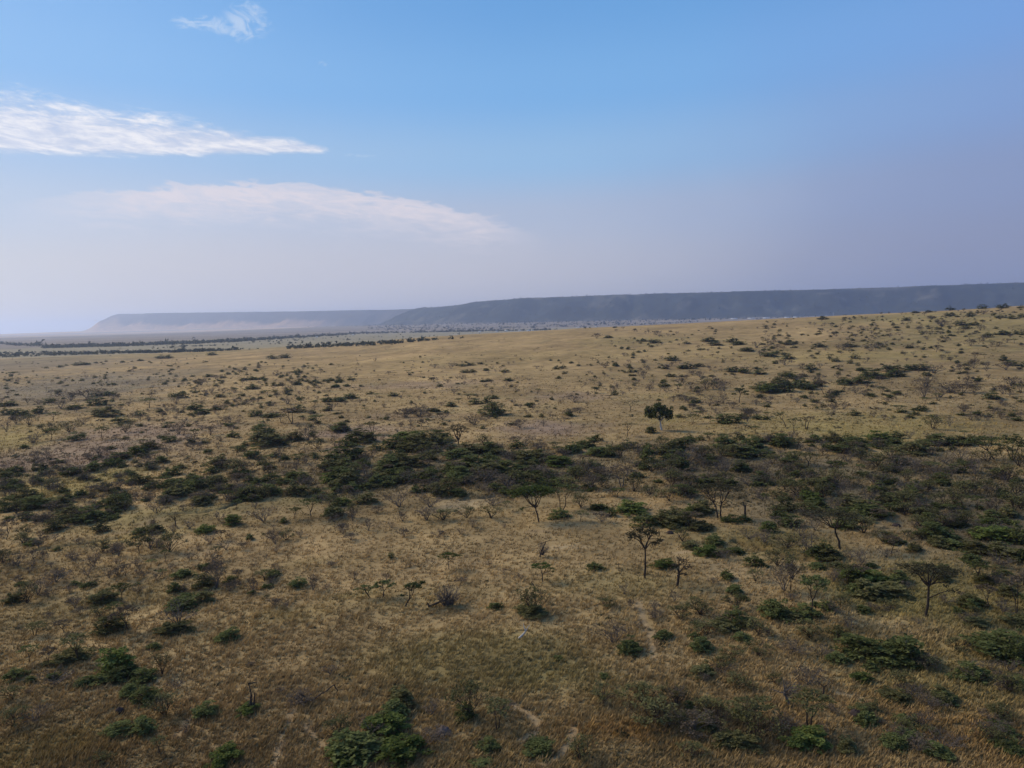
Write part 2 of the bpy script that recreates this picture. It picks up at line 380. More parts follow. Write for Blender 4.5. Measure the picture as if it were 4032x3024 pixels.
def ground_color(x, y):
    D = np.hypot(x, y); a = np.degrees(np.arctan2(x, y))
    n = fbm(x / 35, y / 35, 4, 41)[:, None]
    c = STRAW * (1 - n) * 1.0 + n * (STRAW * .5 + PINK * .25 + OLV * .25)
    c = c * (.80 + .40 * fbm(x / 11, y / 11, 3, 43))[:, None] * (.72 + .56 * fbm(x / 60, y / 60, 4, 47))[:, None]
    near = D < 1500
    idx = np.where(near)[0]
    xn, yn = x[idx], y[idx]; cn = c[idx]
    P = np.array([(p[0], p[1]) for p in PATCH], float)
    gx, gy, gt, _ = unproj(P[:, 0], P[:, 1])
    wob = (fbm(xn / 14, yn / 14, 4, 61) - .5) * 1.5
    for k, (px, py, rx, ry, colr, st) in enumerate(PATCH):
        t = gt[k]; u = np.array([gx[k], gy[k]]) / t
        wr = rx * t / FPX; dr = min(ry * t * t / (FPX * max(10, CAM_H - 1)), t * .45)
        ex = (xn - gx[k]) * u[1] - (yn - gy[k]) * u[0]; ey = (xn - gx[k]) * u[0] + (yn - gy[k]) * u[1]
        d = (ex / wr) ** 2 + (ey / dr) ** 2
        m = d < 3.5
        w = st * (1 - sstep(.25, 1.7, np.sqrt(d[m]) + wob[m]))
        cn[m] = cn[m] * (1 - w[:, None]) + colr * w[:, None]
    for pl, wd in TRAILS:
        d = seg_d(xn, yn, flat_unproj(pl)) + (fbm(xn / 2, yn / 2, 2, 71) - .5) * wd * 2 - wd * .3
        w = .26 * (1 - sstep(wd * .4, wd * 1.5, d)); cn = cn * (1 - w[:, None]) + DIRT * w[:, None]
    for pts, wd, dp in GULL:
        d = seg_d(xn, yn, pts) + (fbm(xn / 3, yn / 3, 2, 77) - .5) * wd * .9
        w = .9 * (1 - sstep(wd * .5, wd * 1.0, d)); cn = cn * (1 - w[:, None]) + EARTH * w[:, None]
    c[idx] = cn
    # beyond the field: greyer valley, then the plain, then the far-left steppe, sunlight put into its tan
    edge = np.interp(a, [-40, -34.7, -24, -12, -6, 5, 40], [1480, 1500, 1480, 1450, 1400, 1400, 1400])
    w = sstep(0, 60, D - edge)[:, None]; c = c * (1 - w) + VALLEY * (.85 + .3 * n) * w
    band = fbm(x / 1400, D / 260, 4, 81)
    e2 = np.interp(a, [-40, -34, -12, -4, 5, 20, 40], [2250, 2350, 4000, 4500, 4600, 4400, 4000])
    w = sstep(0, 200, D - e2)[:, None]; c = c * (1 - w) + PLAIN * (.55 + .9 * band)[:, None] * w
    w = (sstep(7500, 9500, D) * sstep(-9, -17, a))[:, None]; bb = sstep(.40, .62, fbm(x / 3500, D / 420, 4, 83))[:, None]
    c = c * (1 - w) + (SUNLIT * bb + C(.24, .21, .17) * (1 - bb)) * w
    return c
def build_ground():
    r = [40.0]
    while r[-1] < 30000:
        q = r[-1]; k = 1.006 if q < 420 else 1.011 if q < 5500 else 1.0045 if q < 16000 else 1.03
        r.append(q * k)
    r = np.array(r)
    a1 = np.arange(-41, 41.01, .15); a0 = np.arange(-180, -41, 3.0); a2 = np.arange(44, 180, 3.0)
    a = np.radians(np.concatenate([a0, a1, a2])); na = len(a); nr = len(r)
    X = (r[:, None] * np.sin(a)[None]).ravel(); Y = (r[:, None] * np.cos(a)[None]).ravel()
    H = height(X, Y)
    i = np.arange(nr - 1)[:, None] * na; j = np.arange(na)[None]; jn = (j + 1) % na
    F = np.stack([i + j, i + jn, i + jn + na, i + j + na], 2).reshape(-1, 4)
    V = np.stack([X, Y, H], 1)
    s = np.full(len(X), -9e3); m = np.hypot(X, Y) > 3500
    s[m] = rim_dist(X[m], Y[m])[0]
    col = ground_color(X, Y)
    fs = s[F].max(1); hill = fs > -640
    # escarpment colours
    ms = s > -900
    xs, ys = X[ms], Y[ms]; sl = s[ms]
    d = np.hypot(xs, ys); n = fbm(xs / 260, ys / 260, 4, 91); a_ = np.degrees(np.arctan2(xs, ys))
    cc = SCRUB[None] * (.6 + .8 * n)[:, None]
    bare = sstep(.62, .74, fbm(xs / 130, ys / 130, 4, 93)) * .3
    top = sstep(-60, 20, sl) * .35
    farw = sstep(10500, 12500, d)
    bare = np.clip(bare * (1 - farw) + top * (1 - farw) + farw * (.10 + .85 * sstep(-330, -420, sl + (n - .5) * 110) * sstep(-12, -17, a_)), 0, 1)[:, None]
    cc = cc * (1 - bare) + (C(.2, .17, .12) * (1 - farw[:, None]) + C(.44, .27, .14) * farw[:, None]) * bare
    w = sstep(-760, -560, sl)[:, None]; col[ms] = col[ms] * (1 - w) + cc * w
    def part(name, mask, mt):
        f = F[mask]; u, inv = np.unique(f, return_inverse=True)
        return link(name, tri_mesh(name, V[u], inv.reshape(f.shape), [mt], col=col[u]))
    # inner disc
    g = part('ground', ~hill, M_GROUND)
    import bmesh
    bm = bmesh.new(); bm.from_mesh(g.data)
    lay = bm.verts.layers.float_color['Col']
    ring = {}
    bm.verts.ensure_lookup_table()
    vs = [bm.verts[k] for k in range(na)]           # unique() keeps the first ring first
    cv = bm.verts.new((0, 0, 0)); cv[lay] = (*STRAW, 1)
    for k in range(na): bm.faces.new((vs[k], cv, vs[(k + 1) % na]))
    bm.to_mesh(g.data); bm.free()
    g.data.polygons.foreach_set('use_smooth', [True] * len(g.data.polygons))
    tag(g, kind='structure')
    e = part('hills', hill, M_HILL); e.data.polygons.foreach_set('use_smooth', [True] * len(e.data.polygons)); tag(e, kind='structure')
build_ground()
# ------------------------------------------------------------------ plant building blocks
LEAF = 1.3
class Acc:
    def __init__(s): s.v = []; s.f = []; s.n = 0
    def add(s, v, f):
        v = np.asarray(v, float); f = np.asarray(f, int); s.v.append(v); s.f.append(f + s.n); s.n += len(v)
    def tube(s, pts, r0, r1, k=3):
        pts = np.asarray(pts, float); n = len(pts)
        ang = np.arange(k) * 2 * math.pi / k
        V = []
        for i, p in enumerate(pts):
            d = pts[min(i + 1, n - 1)] - pts[max(i - 1, 0)]; d = d / (np.linalg.norm(d) + 1e-9)
            u = np.cross(d, [0, 0, 1.]) if abs(d[2]) < .9 else np.cross(d, [1., 0, 0]); u /= np.linalg.norm(u); w = np.cross(d, u)
            r = r0 + (r1 - r0) * i / (n - 1)
            V.append(p + r * (np.cos(ang)[:, None] * u + np.sin(ang)[:, None] * w))
        V = np.concatenate(V); F = []
        for i in range(n - 1):
            for j in range(k):
                a = i * k + j; b = i * k + (j + 1) % k
                F += [(a, b, b + k), (a, b + k, a + k)]
        s.add(V, F)
    def limb(s, p0, p1, r0, r1, k=3, bend=.12, n=4, sag=0.0, rg=random):
        p0 = np.array(p0, float); p1 = np.array(p1, float); L = np.linalg.norm(p1 - p0)
        off = np.array([rg.uniform(-1, 1), rg.uniform(-1, 1), rg.uniform(-.4, .4)]) * L * bend
        pts = []
        for i in range(n + 1):
            t = i / n; q = p0 * (1 - t) + p1 * t + off * math.sin(math.pi * t); q[2] += sag * L * math.sin(math.pi * t)
            if 0 < i < n: q += np.array([rg.uniform(-1, 1), rg.uniform(-1, 1), rg.uniform(-1, 1)]) * L * .03
            pts.append(q)
        s.tube(pts, r0, r1, k); return pts
    def leaves(s, P, size, flat=.5, g=None):
        """one small leaf spray (a bent triangle) at every point"""
        g = g or rng; n = len(P)
        a = g.uniform(0, 2 * math.pi, n); d1 = np.stack([np.cos(a), np.sin(a), g.normal(0, flat, n)], 1)
        b = a + g.uniform(1.2, 2.2, n); d2 = np.stack([np.cos(b), np.sin(b), g.normal(0, flat, n)], 1)
        sz = size * LEAF * g.uniform(.6, 1.5, n)[:, None]
        V = np.stack([P - d1 * sz * .5, P + d1 * sz * .5, P + d2 * sz * .7], 1).reshape(-1, 3)
        s.add(V, np.arange(3 * n).reshape(-1, 3))
    def get(s): return np.concatenate(s.v), np.concatenate(s.f)

def pads(A, centers, rad, thick, per, size, g, flat=.35):
    P = []
    for c, r in zip(centers, rad):
        n = int(per * 1.35 * (r / np.mean(rad)) ** 1.5) + 3
        a = g.uniform(0, 2 * math.pi, n); q = np.sqrt(g.uniform(0, 1, n)) * r
        sx = g.uniform(.7, 1.3); ca = g.uniform(0, math.pi)
        x = np.cos(a) * q * sx; y = np.sin(a) * q / sx
        z = g.normal(0, thick, n) - (q / r) ** 2 * thick * 1.2
        P.append(np.stack([c[0] + x * math.cos(ca) - y * math.sin(ca), c[1] + x * math.sin(ca) + y * math.cos(ca), c[2] + z], 1))
    A.leaves(np.concatenate(P), size, flat, g)

# unit plants: about 1 wide, 1 high, standing on z = 0
def thorn_bush(seed, npad=34, per=26, size=.05, low=.18):
    g = np.random.default_rng(seed); rg = random.Random(seed)
    S, L = Acc(), Acc(); cs = []; rs = []
    lobes = [(g.uniform(-.22, .22), g.uniform(-.22, .22), g.uniform(.6, 1.0), g.uniform(.24, .36)) for _ in range(g.integers(3, 6))]
    for i in range(npad):
        lx, ly, lh, lr = lobes[i % len(lobes)]
        a = g.uniform(0, 2 * math.pi); q = math.sqrt(g.uniform(0, 1)) * lr
        x, y = lx + q * math.cos(a), ly + q * math.sin(a)
        zt = lh * (1 - .75 * (q / lr) ** 2)
        z = max(low * .6, zt - abs(g.normal(0, .16)))
        cs.append((x, y, z)); rs.append(g.uniform(.07, .15))
    pads(L, cs, rs, .022, per, size, g)
    P = np.stack([g.uniform(-.38, .38, 260), g.uniform(-.38, .38, 260), g.uniform(.04, .5, 260)], 1)
    P = P[(P[:, 0] ** 2 + P[:, 1] ** 2) < .15 * (1.1 - P[:, 2])]
    L.leaves(P, size * 1.3, .6, g)
    for i in rg.sample(range(npad), min(14, npad)):
        b = (g.uniform(-.06, .06), g.uniform(-.06, .06), -.03)
        S.limb(b, cs[i], .014, .004, 3, .12, 3, .04, rg)
    for _ in range(7):                                   # bleached twigs poking out of the crown
        c = cs[rg.randrange(npad)]; S.limb(c, (c[0] * 1.35 + rg.uniform(-.06, .06), c[1] * 1.35, c[2] + rg.uniform(.0, .12)), .005, .002, 3, .2, 2, 0, rg)
    return S.get(), L.get()
def bare_shrub(seed, nst=7, leafy=170, size=.035):
    g = np.random.default_rng(seed); rg = random.Random(seed); S, L = Acc(), Acc(); tips = []
    def grow(p, d, ln, r, lv):
        q = p + d * ln
        S.limb(p, q, r, r * .6, 3, .1, 2, .03, rg)
        if lv == 0: tips.append(q); return
        for _ in range(rg.choice((2, 3, 3))):
            e = d + np.array([rg.uniform(-.8, .8), rg.uniform(-.8, .8), rg.uniform(-.35, .35)]); e /= np.linalg.norm(e)
            grow(q, e, ln * rg.uniform(.55, .82), r * .55, lv - 1)
    for i in range(nst):
        a = 2 * math.pi * (i + rg.random() * .7) / nst; t = rg.uniform(.15, .75)
        d = np.array([math.cos(a) * t, math.sin(a) * t, 1 - t * .4]); d /= np.linalg.norm(d)
        grow(np.array([rg.uniform(-.03, .03), rg.uniform(-.03, .03), -.03]), d, rg.uniform(.26, .38), .017, 3)
    T = np.array(tips); T = T[g.integers(0, len(T), leafy)] + g.normal(0, .035, (leafy, 3)); T[:, 2] = np.maximum(T[:, 2], .05)
    L.leaves(T, size, .5, g)
    (sv, sf), (lv, lf) = S.get(), L.get()
    k = .5 / np.percentile(np.hypot(sv[:, 0], sv[:, 1]), 96); kz = 1 / np.percentile(sv[:, 2], 97)
    for v in (sv, lv): v[:, :2] *= k; v[:, 2] *= kz
    return (sv, sf), (lv, lf)
def acacia(seed, H=1.0, Wd=1.0, fork=.42, npad=16, per=26, size=.045, lean=(0, 0), trunks=1, thick=.14, r=.028, padr=(.09, .17), up=1.0, k=5, gap=0, cx=0.0, extra=()):
    """flat topped thorn tree: tapering trunk, arching limbs, leaf pads in layers"""
    g = np.random.default_rng(seed); rg = random.Random(seed); S, L = Acc(), Acc(); cs = []; rs = []; r = r * .8
    for i in range(npad):
        a = 2 * math.pi * i * .381966 + g.uniform(-.3, .3); q = math.sqrt((i + .5) / npad) * .5 * Wd
        x = lean[0] + cx + math.cos(a) * q; y = lean[1] + math.sin(a) * q
        z = H * (1 - thick * 1.2 * (q / (.5 * Wd)) ** 2 - abs(g.normal(0, thick * .45)))
        cs.append((x, y, z)); rs.append(g.uniform(*padr) * Wd)
    ends = []
    for tn in range(trunks):
        o = (tn - (trunks - 1) / 2) * .05
        ft = (lean[0] * .55 + o * 3.0, lean[1] * .5 + g.uniform(-.03, .03), H * fork * g.uniform(.92, 1.08))
        pts = S.limb((o, 0, -.05 * H), ft, r * 1.25, r * .8, k, .05, 5, 0, rg); ends.append((ft, pts))
    order = sorted(range(npad), key=lambda i: math.atan2(cs[i][1] - lean[1], cs[i][0] - lean[0] - cx))
    nl = max(3, npad // 4)
    for gi in range(nl):
        grp = [order[j] for j in range(gi * npad // nl, (gi + 1) * npad // nl)]
        if not grp: continue
        m = np.mean([cs[j] for j in grp], 0); ft = ends[min(range(len(ends)), key=lambda e: abs(ends[e][0][0] - m[0]))][0]
        hub = np.array(ft) * .42 + m * .58; hub[2] = ft[2] + (m[2] - ft[2]) * .62 * up
        S.limb(ft, hub, r * .75, r * .42, 4, .09, 4, -.07, rg)
        for j in grp:
            c = np.array(cs[j]) - (0, 0, rs[j] * .1)
            p = S.limb(hub, c, r * .38, r * .12, 3, .12, 3, .04, rg)
            for _ in range(3):
                e = c + np.array([rg.uniform(-1, 1), rg.uniform(-1, 1), rg.uniform(-.1, .25)]) * rs[j] * .9
                S.limb(c * .7 + hub * .3, e, r * .14, r * .05, 3, .15, 2, 0, rg)
    for (x0, z0, x1, z1, pr) in extra:                  # side limbs with their own pad
        S.limb((x0, 0, z0), (x1, .04, z1), r * .6, r * .2, 4, .04, 5, .12, rg)
        for q in (0.0, .35, -.3):
            cs.append((x1 + q * pr * 1.6, g.uniform(-.05, .05), z1 + g.uniform(-.01, .03))); rs.append(pr * g.uniform(.6, 1))
    if per > 0: pads(L, cs, rs, .016 * H + .008, per, size, g)
    else: L.leaves(np.array(cs), size, .4, g)
    return S.get(), L.get()

PROTO = {}
def proto(kind, key, parts, m0, m1, n0, n1):
    (sv, sf), (lv, lf) = parts
    PROTO.setdefault(kind, []).append(dict(S=(sv, sf), L=(lv, lf),
        ms=tri_mesh(n0, sv, sf, [m0]), ml=tri_mesh(n1, lv, lf, [m1]),
        mb=tri_mesh(key, np.concatenate([sv, lv]), np.concatenate([sf, lf + len(sv)]), [m0, m1], mi=np.r_[np.zeros(len(sf)), np.ones(len(lf))]), n=(n0, n1)))
for i in range(7): proto('g', 'thorn_bush', thorn_bush(100 + i, 30 + 3 * i), M_BARKG, [M_GREEN, M_GREEN, M_OLIVE, M_GREEN, M_FRESH, M_OLIVE, M_GREEN][i], 'stems', 'foliage')
for i in range(6): proto('b', 'bare_shrub', bare_shrub(200 + i, 8 + i % 3, [300, 700, 450, 900, 200, 700][i]), [M_BARKG, M_BARK][i % 2], [M_GREY, M_OLIVE][i % 2], 'stems', 'twig_leaves')
for i in range(7): proto('a', 'small_acacia', acacia(300 + i, 1, 1, [.3, .4, .35, .45, .3, .4, .35][i], 11 + i, 30, .05, [(0, 0), (.12, 0), (-.15, .05), (0, 0), (.2, 0), (-.05, 0), (.05, .1)][i], 1 + (i % 3 == 2), .12), M_BARK, [M_GREEN, M_OLIVE, M_GREY, M_GREEN, M_GREY, M_OLIVE, M_GREEN][i], 'trunk', 'crown')

# ------------------------------------------------------------------ landmark plants, each modelled for itself
LAND = []          # (short name used in other labels, px, py)
def thing(name, x, y, z, label, cat, group=None, rz=0.0):
    o = bpy.data.objects.new(name, None); COL.objects.link(o); o.empty_display_size = .5
    o.location = (x, y, z); o.rotation_euler = (0, 0, rz); return tag(o, label, cat, group)
def view_rot(x, y): return -math.atan2(x, y)       # unit plants are modelled with +x to the right as seen by the camera
def metric(px, py):
    x, y, t, hit = unproj([px], [py]); x, y, t = float(x[0]), float(y[0]), float(t[0])
    z = float(height([x], [y])[0]); rr = math.hypot(t, CAM_H - z); el_ = math.atan2(CAM_H - z, t)
    sc = rr / FPX * math.cos(math.atan2(x, y))      # metres per photo pixel
    return x, y, z, t, sc, el_
def hero(px, py, w, h, short, label, build, m0=M_BARK, m1=M_GREEN, name='acacia_tree', cat='tree', n=('trunk', 'crown')):
    x, y, z, t, sc, e = metric(px, py)
    W_ = w * sc; H_ = h * sc / math.cos(e)
    (sv, sf), (lv, lf) = build
    th = thing(name, x, y, z, label, cat, None, view_rot(x, y))
    for nm, v, f, mm in ((n[0], sv, sf, m0), (n[1], lv, lf, m1)):
        v = v * np.array([W_, W_ * (.58 if name == 'acacia_tree' else 1.0), H_])
        link(nm, tri_mesh(nm, v, f, [mm]), th)
    LAND.append((short, px, py)); return th
A = acacia
hero(1805, 1752, 92, 84, 'the vase-shaped grey acacia', 'vase-shaped grey acacia with many rising limbs beside the dark green thicket', A(501, 1, 1, .2, 28, 26, .03, (0, 0), 1, .22, .035, (.06, .11), 1.15, 6), M_BARK, M_UMB)
hero(2482, 1618, 56, 40, 'the thin two-armed acacia', 'thin two-armed acacia with a scant crown far behind the round-crowned tree', A(502, 1, 1, .35, 8, 10, .05, (.05, 0), 1, .12, .03), M_BARK, M_UMB)
hero(2470, 1719, 60, 58, 'the sparse leaning acacia', 'sparse flat acacia with forked trunk standing left of the round-crowned tree', A(503, 1, 1, .4, 9, 14, .05, (.08, 0), 1, .12, .03), M_BARK, M_OLIVE)
hero(2122, 2054, 178, 134, 'the big green umbrella acacia', 'big bright green umbrella acacia in the middle, its dark trunk bare below', A(504, 1, 1, .38, 34, 54, .034, (-.12, 0), 1, .12, .022, (.08, .14), 1, 6, extra=((-.02, .42, -.36, .36, .06),)), M_BARK, M_FRESH)
hero(2212, 2010, 150, 105, 'the second umbrella acacia', 'dark green spreading acacia just right of the big umbrella acacia', A(505, 1, 1, .4, 16, 34, .036, (.05, 0), 2, .16, .016), M_BARK, M_GREEN)
hero(2833, 2040, 190, 130, 'the twin-trunk acacia', 'dark flat-topped acacia with two trunks meeting in a narrow V at the ground', A(506, 1, 1.08, .45, 34, 26, .03, (-.06, 0), 2, .07, .02, (.07, .13), 1, 6), M_BARK, M_UMB)
hero(3309, 2163, 222, 142, 'the left-leaning umbrella acacia', 'dark umbrella acacia on straight trunk, its grey crown swept left', A(507, 1, 1.1, .52, 34, 26, .03, (-.16, 0), 1, .08, .021, (.07, .13), 1, 7), M_BARK, M_UMB)
hero(3648, 2430, 210, 190, 'the tall curved umbrella acacia', 'tall umbrella acacia with curved dark trunk and low limb reaching right', A(508, 1, 1.0, .6, 34, 30, .026, (.04, 0), 1, .045, .026, (.07, .13), 1, 8, extra=((.03, .38, .42, .58, .09), (.05, .64, .30, .70, .06), (0, .2, .07, .22, .01))), M_BARK, M_UMB)
hero(2539, 2277, 132, 190, 'the tall thin acacia', 'tall thin acacia with long reddish double trunk and scant flat crown in open grass', A(509, 1, 1, .62, 18, 30, .035, (.02, 0), 1, .11, .032, (.06, .12), 1, 7, extra=((.02, .56, .30, .70, .10), (-.02, .62, -.42, .78, .05))), M_BARK, M_UMB)
hero(2664, 2312, 90, 118, 'the gnarled bare tree', 'gnarled dark bare tree right of the tall thin acacia, its twigs on the right', A(510, 1, .9, .45, 13, 14, .05, (.18, 0), 1, .3, .06, (.08, .14), 1, 7, extra=((.02, .35, .38, .42, .07),)), M_BARK, M_GREY)
hero(1768, 2242, 84, 64, 'the small round green acacia', 'small green flat acacia on a thin trunk, left one of two alone in pink-brown grass', A(511, 1, 1, .45, 14, 34, .05, (0, 0), 1, .14, .02), M_BARK, M_FRESH)
hero(2139, 2291, 90, 76, 'the small curved green acacia', 'small green acacia with a curved forked trunk, right one of two alone in open grass', A(512, 1, 1, .36, 15, 32, .05, (-.05, 0), 1, .2, .028, extra=((.02, .4, .4, .5, .06),)), M_BARK, M_FRESH)
hero(1458, 2353, 76, 48, 'the low left-leaning acacia', 'low green acacia leaning sharply left, beside its upright dark twin', A(513, 1, 1, .3, 11, 30, .06, (-.22, 0), 1, .2, .04), M_BARK, M_GREEN)
hero(1508, 2352, 88, 60, 'the dark upright acacia', 'dark green low acacia standing upright just right of the left-leaning one', A(514, 1, 1, .35, 13, 34, .06, (.1, 0), 1, .18, .03), M_BARK, M_GREEN)
hero(1596, 2388, 100, 92, 'the right-leaning acacia', 'small green acacia leaning right, with a dark pad at the very tip', A(515, 1, .62, .3, 11, 30, .05, (.3, 0), 1, .16, .036, extra=((.12, .42, -.12, .46, .06), (.2, .6, .66, .92, .09))), M_BARK, M_GREEN)
for k_, (px, py, w, h, ln, ds, m1) in enumerate([(3094, 1681, 62, 58, (-.35, 0), 'slender acacia bending left, leftmost of three together in the yellow grass', M_OLIVE),
        (3126, 1707, 54, 62, (0, 0), 'slender upright acacia, middle one of three in the yellow grass', M_OLIVE),
        (3176, 1691, 64, 54, (.04, 0), 'slender acacia with a forked trunk, rightmost of three in the yellow grass', M_GREY)]):
    hero(px, py, w, h, ['the bent slender acacia', 'the middle slender acacia', 'the forked slender acacia'][k_], ds, A(520 + k_, 1, 1, .5, 8, 22, .06, ln, 1 + (k_ == 2), .14, .03), M_BARK, m1)
hero(2911, 1586, 52, 68, 'the leaning grove acacia', 'green acacia with thin leaning trunk at the left end of the far dark grove', A(524, 1, 1.1, .5, 11, 36, .07, (.12, 0), 1, .3, .035), M_BARK, M_GREEN)
hero(3917, 1811, 130, 92, 'the broad slanting acacia', 'broad dark acacia with a long trunk slanting left near the right edge', A(525, 1, 1.1, .4, 20, 34, .045, (-.35, 0), 1, .2, .025), M_BARK, M_GREEN)
hero(3985, 1812, 104, 112, 'the three-trunk acacia', 'dark green acacia with three straight trunks at the right edge', A(526, 1, 1, .35, 20, 40, .05, (0, 0), 3, .4, .022), M_BARK, M_GREEN)
hero(2446, 1918, 140, 90, 'the broad grey acacia', 'broad grey leafless acacia rising from the brown thicket right of centre', A(527, 1, 1, .35, 26, 30, .035, (0, 0), 2, .24, .02), M_BARKG, M_GREY)
hero(865 * .633, 1600 + 920 * .633, 92, 92, 'the round grey-green tree', 'grey-green tree with a round open crown and thin trunk, left of centre above the slope', A(528, 1, 1, .3, 22, 32, .05, (0, 0), 1, .4, .02), M_BARK, M_OLIVE)
hero(1095 * .633, 1600 + 748 * .633, 60, 64, 'the dark dead forked tree', 'dark dead forked tree above the grassy bank at the left', A(529, 1, .9, .4, 10, 8, .05, (-.08, 0), 1, .3, .05), M_BARK, M_GREY)
# round-crowned evergreen with pale trunk
def round_tree(seed):
    g = np.random.default_rng(seed); rg = random.Random(seed); S, L = Acc(), Acc(); cs = []; rs = []
    lob = [(-.28, 0, .66, .22), (.25, .05, .68, .24), (0, .1, .82, .20), (-.05, -.15, .62, .24), (.32, -.1, .58, .18), (-.34, .1, .55, .16), (.05, -.1, .74, .22)]
    for x, y, z, r_ in lob:
        for _ in range(15):
            d = g.normal(0, 1, 3); d /= np.linalg.norm(d); q = r_ * g.uniform(.55, 1)
            cs.append((x + d[0] * q, y + d[1] * q, z + d[2] * q * .8)); rs.append(g.uniform(.05, .09))
        S.limb((.04, 0, .30), (x, y, z), .022, .008, 4, .1, 3, .02, rg)
    S.limb((.08, 0, -.04), (.04, 0, .32), .036, .028, 7, .05, 4, 0, rg)
    pads(L, cs, rs, .03, 30, .036, g, .6); return S.get(), L.get()
hero(2596, 1694, 108, 114, 'the round-crowned tree', 'round-crowned dark green tree with a pale trunk, standing alone in yellow grass', round_tree(540), M_PALE, M_GREEN, name='evergreen_tree')
hero(2563, 1703, 62, 32, 'the round-crowned tree', 'low dark green bush tucked against the left foot of the round-crowned tree', thorn_bush(541, 34), M_BARK, M_GREEN, name='thorn_bush', cat='bush', n=('stems', 'foliage'))
# ------- dead wood
def deadwood(seed, segs, brush=(), r=.04):
    rg = random.Random(seed); S = Acc(); B = Acc()
    for (x0, z0, x1, z1, a, b) in segs: S.limb((x0, rg.uniform(-.05, .05), z0), (x1, rg.uniform(-.05, .05), z1), r * a, r * b, 6, .05, 5, 0, rg)
    for (x, z, n, l, tilt) in brush:
        for _ in range(n):
            a = rg.uniform(-1, 1); y = rg.uniform(-.5, .5)
            e = (x + a * l * .55 + tilt * l, y * l * .8, z + l * rg.uniform(.35, 1))
            p = B.limb((x + rg.uniform(-.08, .08), rg.uniform(-.06, .06), z), e, .009, .003, 3, .15, 3, 0, rg)
            for _ in range(2): B.limb(p[2], np.array(e) + [rg.uniform(-.2, .2) * l, rg.uniform(-.2, .2) * l, rg.uniform(-.1, .1) * l], .005, .002, 3, .2, 2, 0, rg)
    if not brush:
        x1, z1 = segs[-1][2:4]; B.limb((x1, 0, z1), (x1 + .1, .05, z1 + .12), .01, .003, 3, .2, 2, 0, rg)
    return S.get(), B.get()
def dead(px, py, w, h, short, label, segs, brush=(), r=.04, m0=M_BARK, m1=M_BARKG, name='dead_tree', cat='dead tree', seed=1):
    hero(px, py, w, h, short, label, deadwood(seed, segs, brush, r), m0, m1, name, cat, ('trunk', 'twigs'))
dead(1762, 2387, 112, 92, 'the fallen brushy tree', 'fallen dead tree with upright tangle of brown twigs and pale broken butt', [(-.6, .02, -.1, .22, 1.2, .8), (-.1, .22, .1, .42, .8, .5), (-.62, .0, -.66, .18, .9, .5)], [(-.05, .04, 60, .85, .05), (.1, .06, 40, .5, .15)], seed=2)
dead(2135, 2192, 60, 66, 'the leaning dead brush', 'small dead tree with a slanting head of dark drooping twigs in open grass', [(-.15, 0, .25, .85, 1.2, .6), (.25, .85, -.45, .62, .6, .2), (.25, .85, .55, .95, .5, .2)], [(.0, .1, 50, .8, .1)], seed=3)
dead(2437, 2246, 12, 28, 'the short dead pole', 'short dark dead pole standing upright in the grass left of the tall thin acacia', [(0, -.05, 0, 1, 3.0, 2.0)], seed=4, r=.05)
dead(2933, 2046, 30, 72, 'the pale broken trunk', 'broken dead trunk with a pale streak, standing right of the twin-trunk acacia', [(0, -.05, 0, .7, 4, 3), (0, .6, -.25, .95, 2.2, 1), (.05, .45, .15, .85, 2.2, 1)], seed=5, r=.04)
dead(2065, 2515, 44, 56, 'the bleached dead wood', 'bleached white dead wood sticking up from plain grass in the lower middle', [(-.5, 0, .1, .45, 1.6, 1.2), (.1, .45, -.05, .95, 1.2, .5), (.1, .45, .4, .8, .9, .4)], seed=6, r=.05, m0=M_PALE, m1=M_PALE)
dead(2100, 2330, 30, 44, 'the bent dead snag', 'bent dark dead snag above a grey bush in the middle grass', [(.2, 0, .1, .5, 2.2, 1.6), (.1, .5, -.25, .8, 1.6, .8), (-.25, .8, .0, 1.0, .8, .3)], seed=7)
dead(990, 2795, 60, 92, 'the ragged dark snag', 'ragged dark dead stump of twisted stems with green growth at its foot', [(-.05, 0, .05, .55, 2.0, 1.4), (.05, .5, -.1, 1.0, 1.3, .6), (-.1, 1.0, .35, .98, .6, .3), (.35, .98, .45, .72, .4, .2), (.1, 0, .25, .6, 1.6, .8)], [(0, .05, 26, .5, .0)], seed=8)
dead(1255, 2760, 130, 48, 'the cranked fallen branch', 'cranked fallen branch with one end bent straight down into the grass', [(-.5, .75, -.2, .15, .9, 1.1), (-.2, .15, .44, .98, 1.1, .7), (.44, .98, .52, .1, .7, .4), (-.2, .15, -.05, 0, .9, .6)], [(-.42, .05, 34, .7, -.2)], seed=9, r=.028, name='fallen_branch', cat='branch')
dead(2948, 2074, 96, 16, 'the dark fallen log', 'dark fallen log lying flat in grass below the pale broken trunk', [(-.5, .3, .1, .5, 1.0, 1.0), (.1, .5, .5, .1, 1.0, .5)], seed=10, r=.03, name='fallen_log', cat='log')
dead(3094, 2780, 130, 92, 'the silvery dead tree', 'pale dead tree with silvery limbs raking up left in the lower right', [(.1, 0, -.05, .45, 1.6, 1.1), (-.05, .45, -.45, .55, .7, .2), (-.05, .45, -.1, 1.0, .8, .2), (-.05, .45, .3, .95, .8, .2), (.1, .3, .5, .7, .6, .2)], [(0, .4, 30, .6, .3)], seed=11, r=.028, m0=M_BARKG, m1=M_BARKG)
dead(3240, 2740, 60, 62, 'the small forked snag', 'small forked grey snag on the reddish slope at the lower right', [(0, 0, .05, .5, 1.6, 1.2), (.05, .5, .4, .9, .9, .3), (.05, .5, -.35, .8, .7, .3)], seed=12)
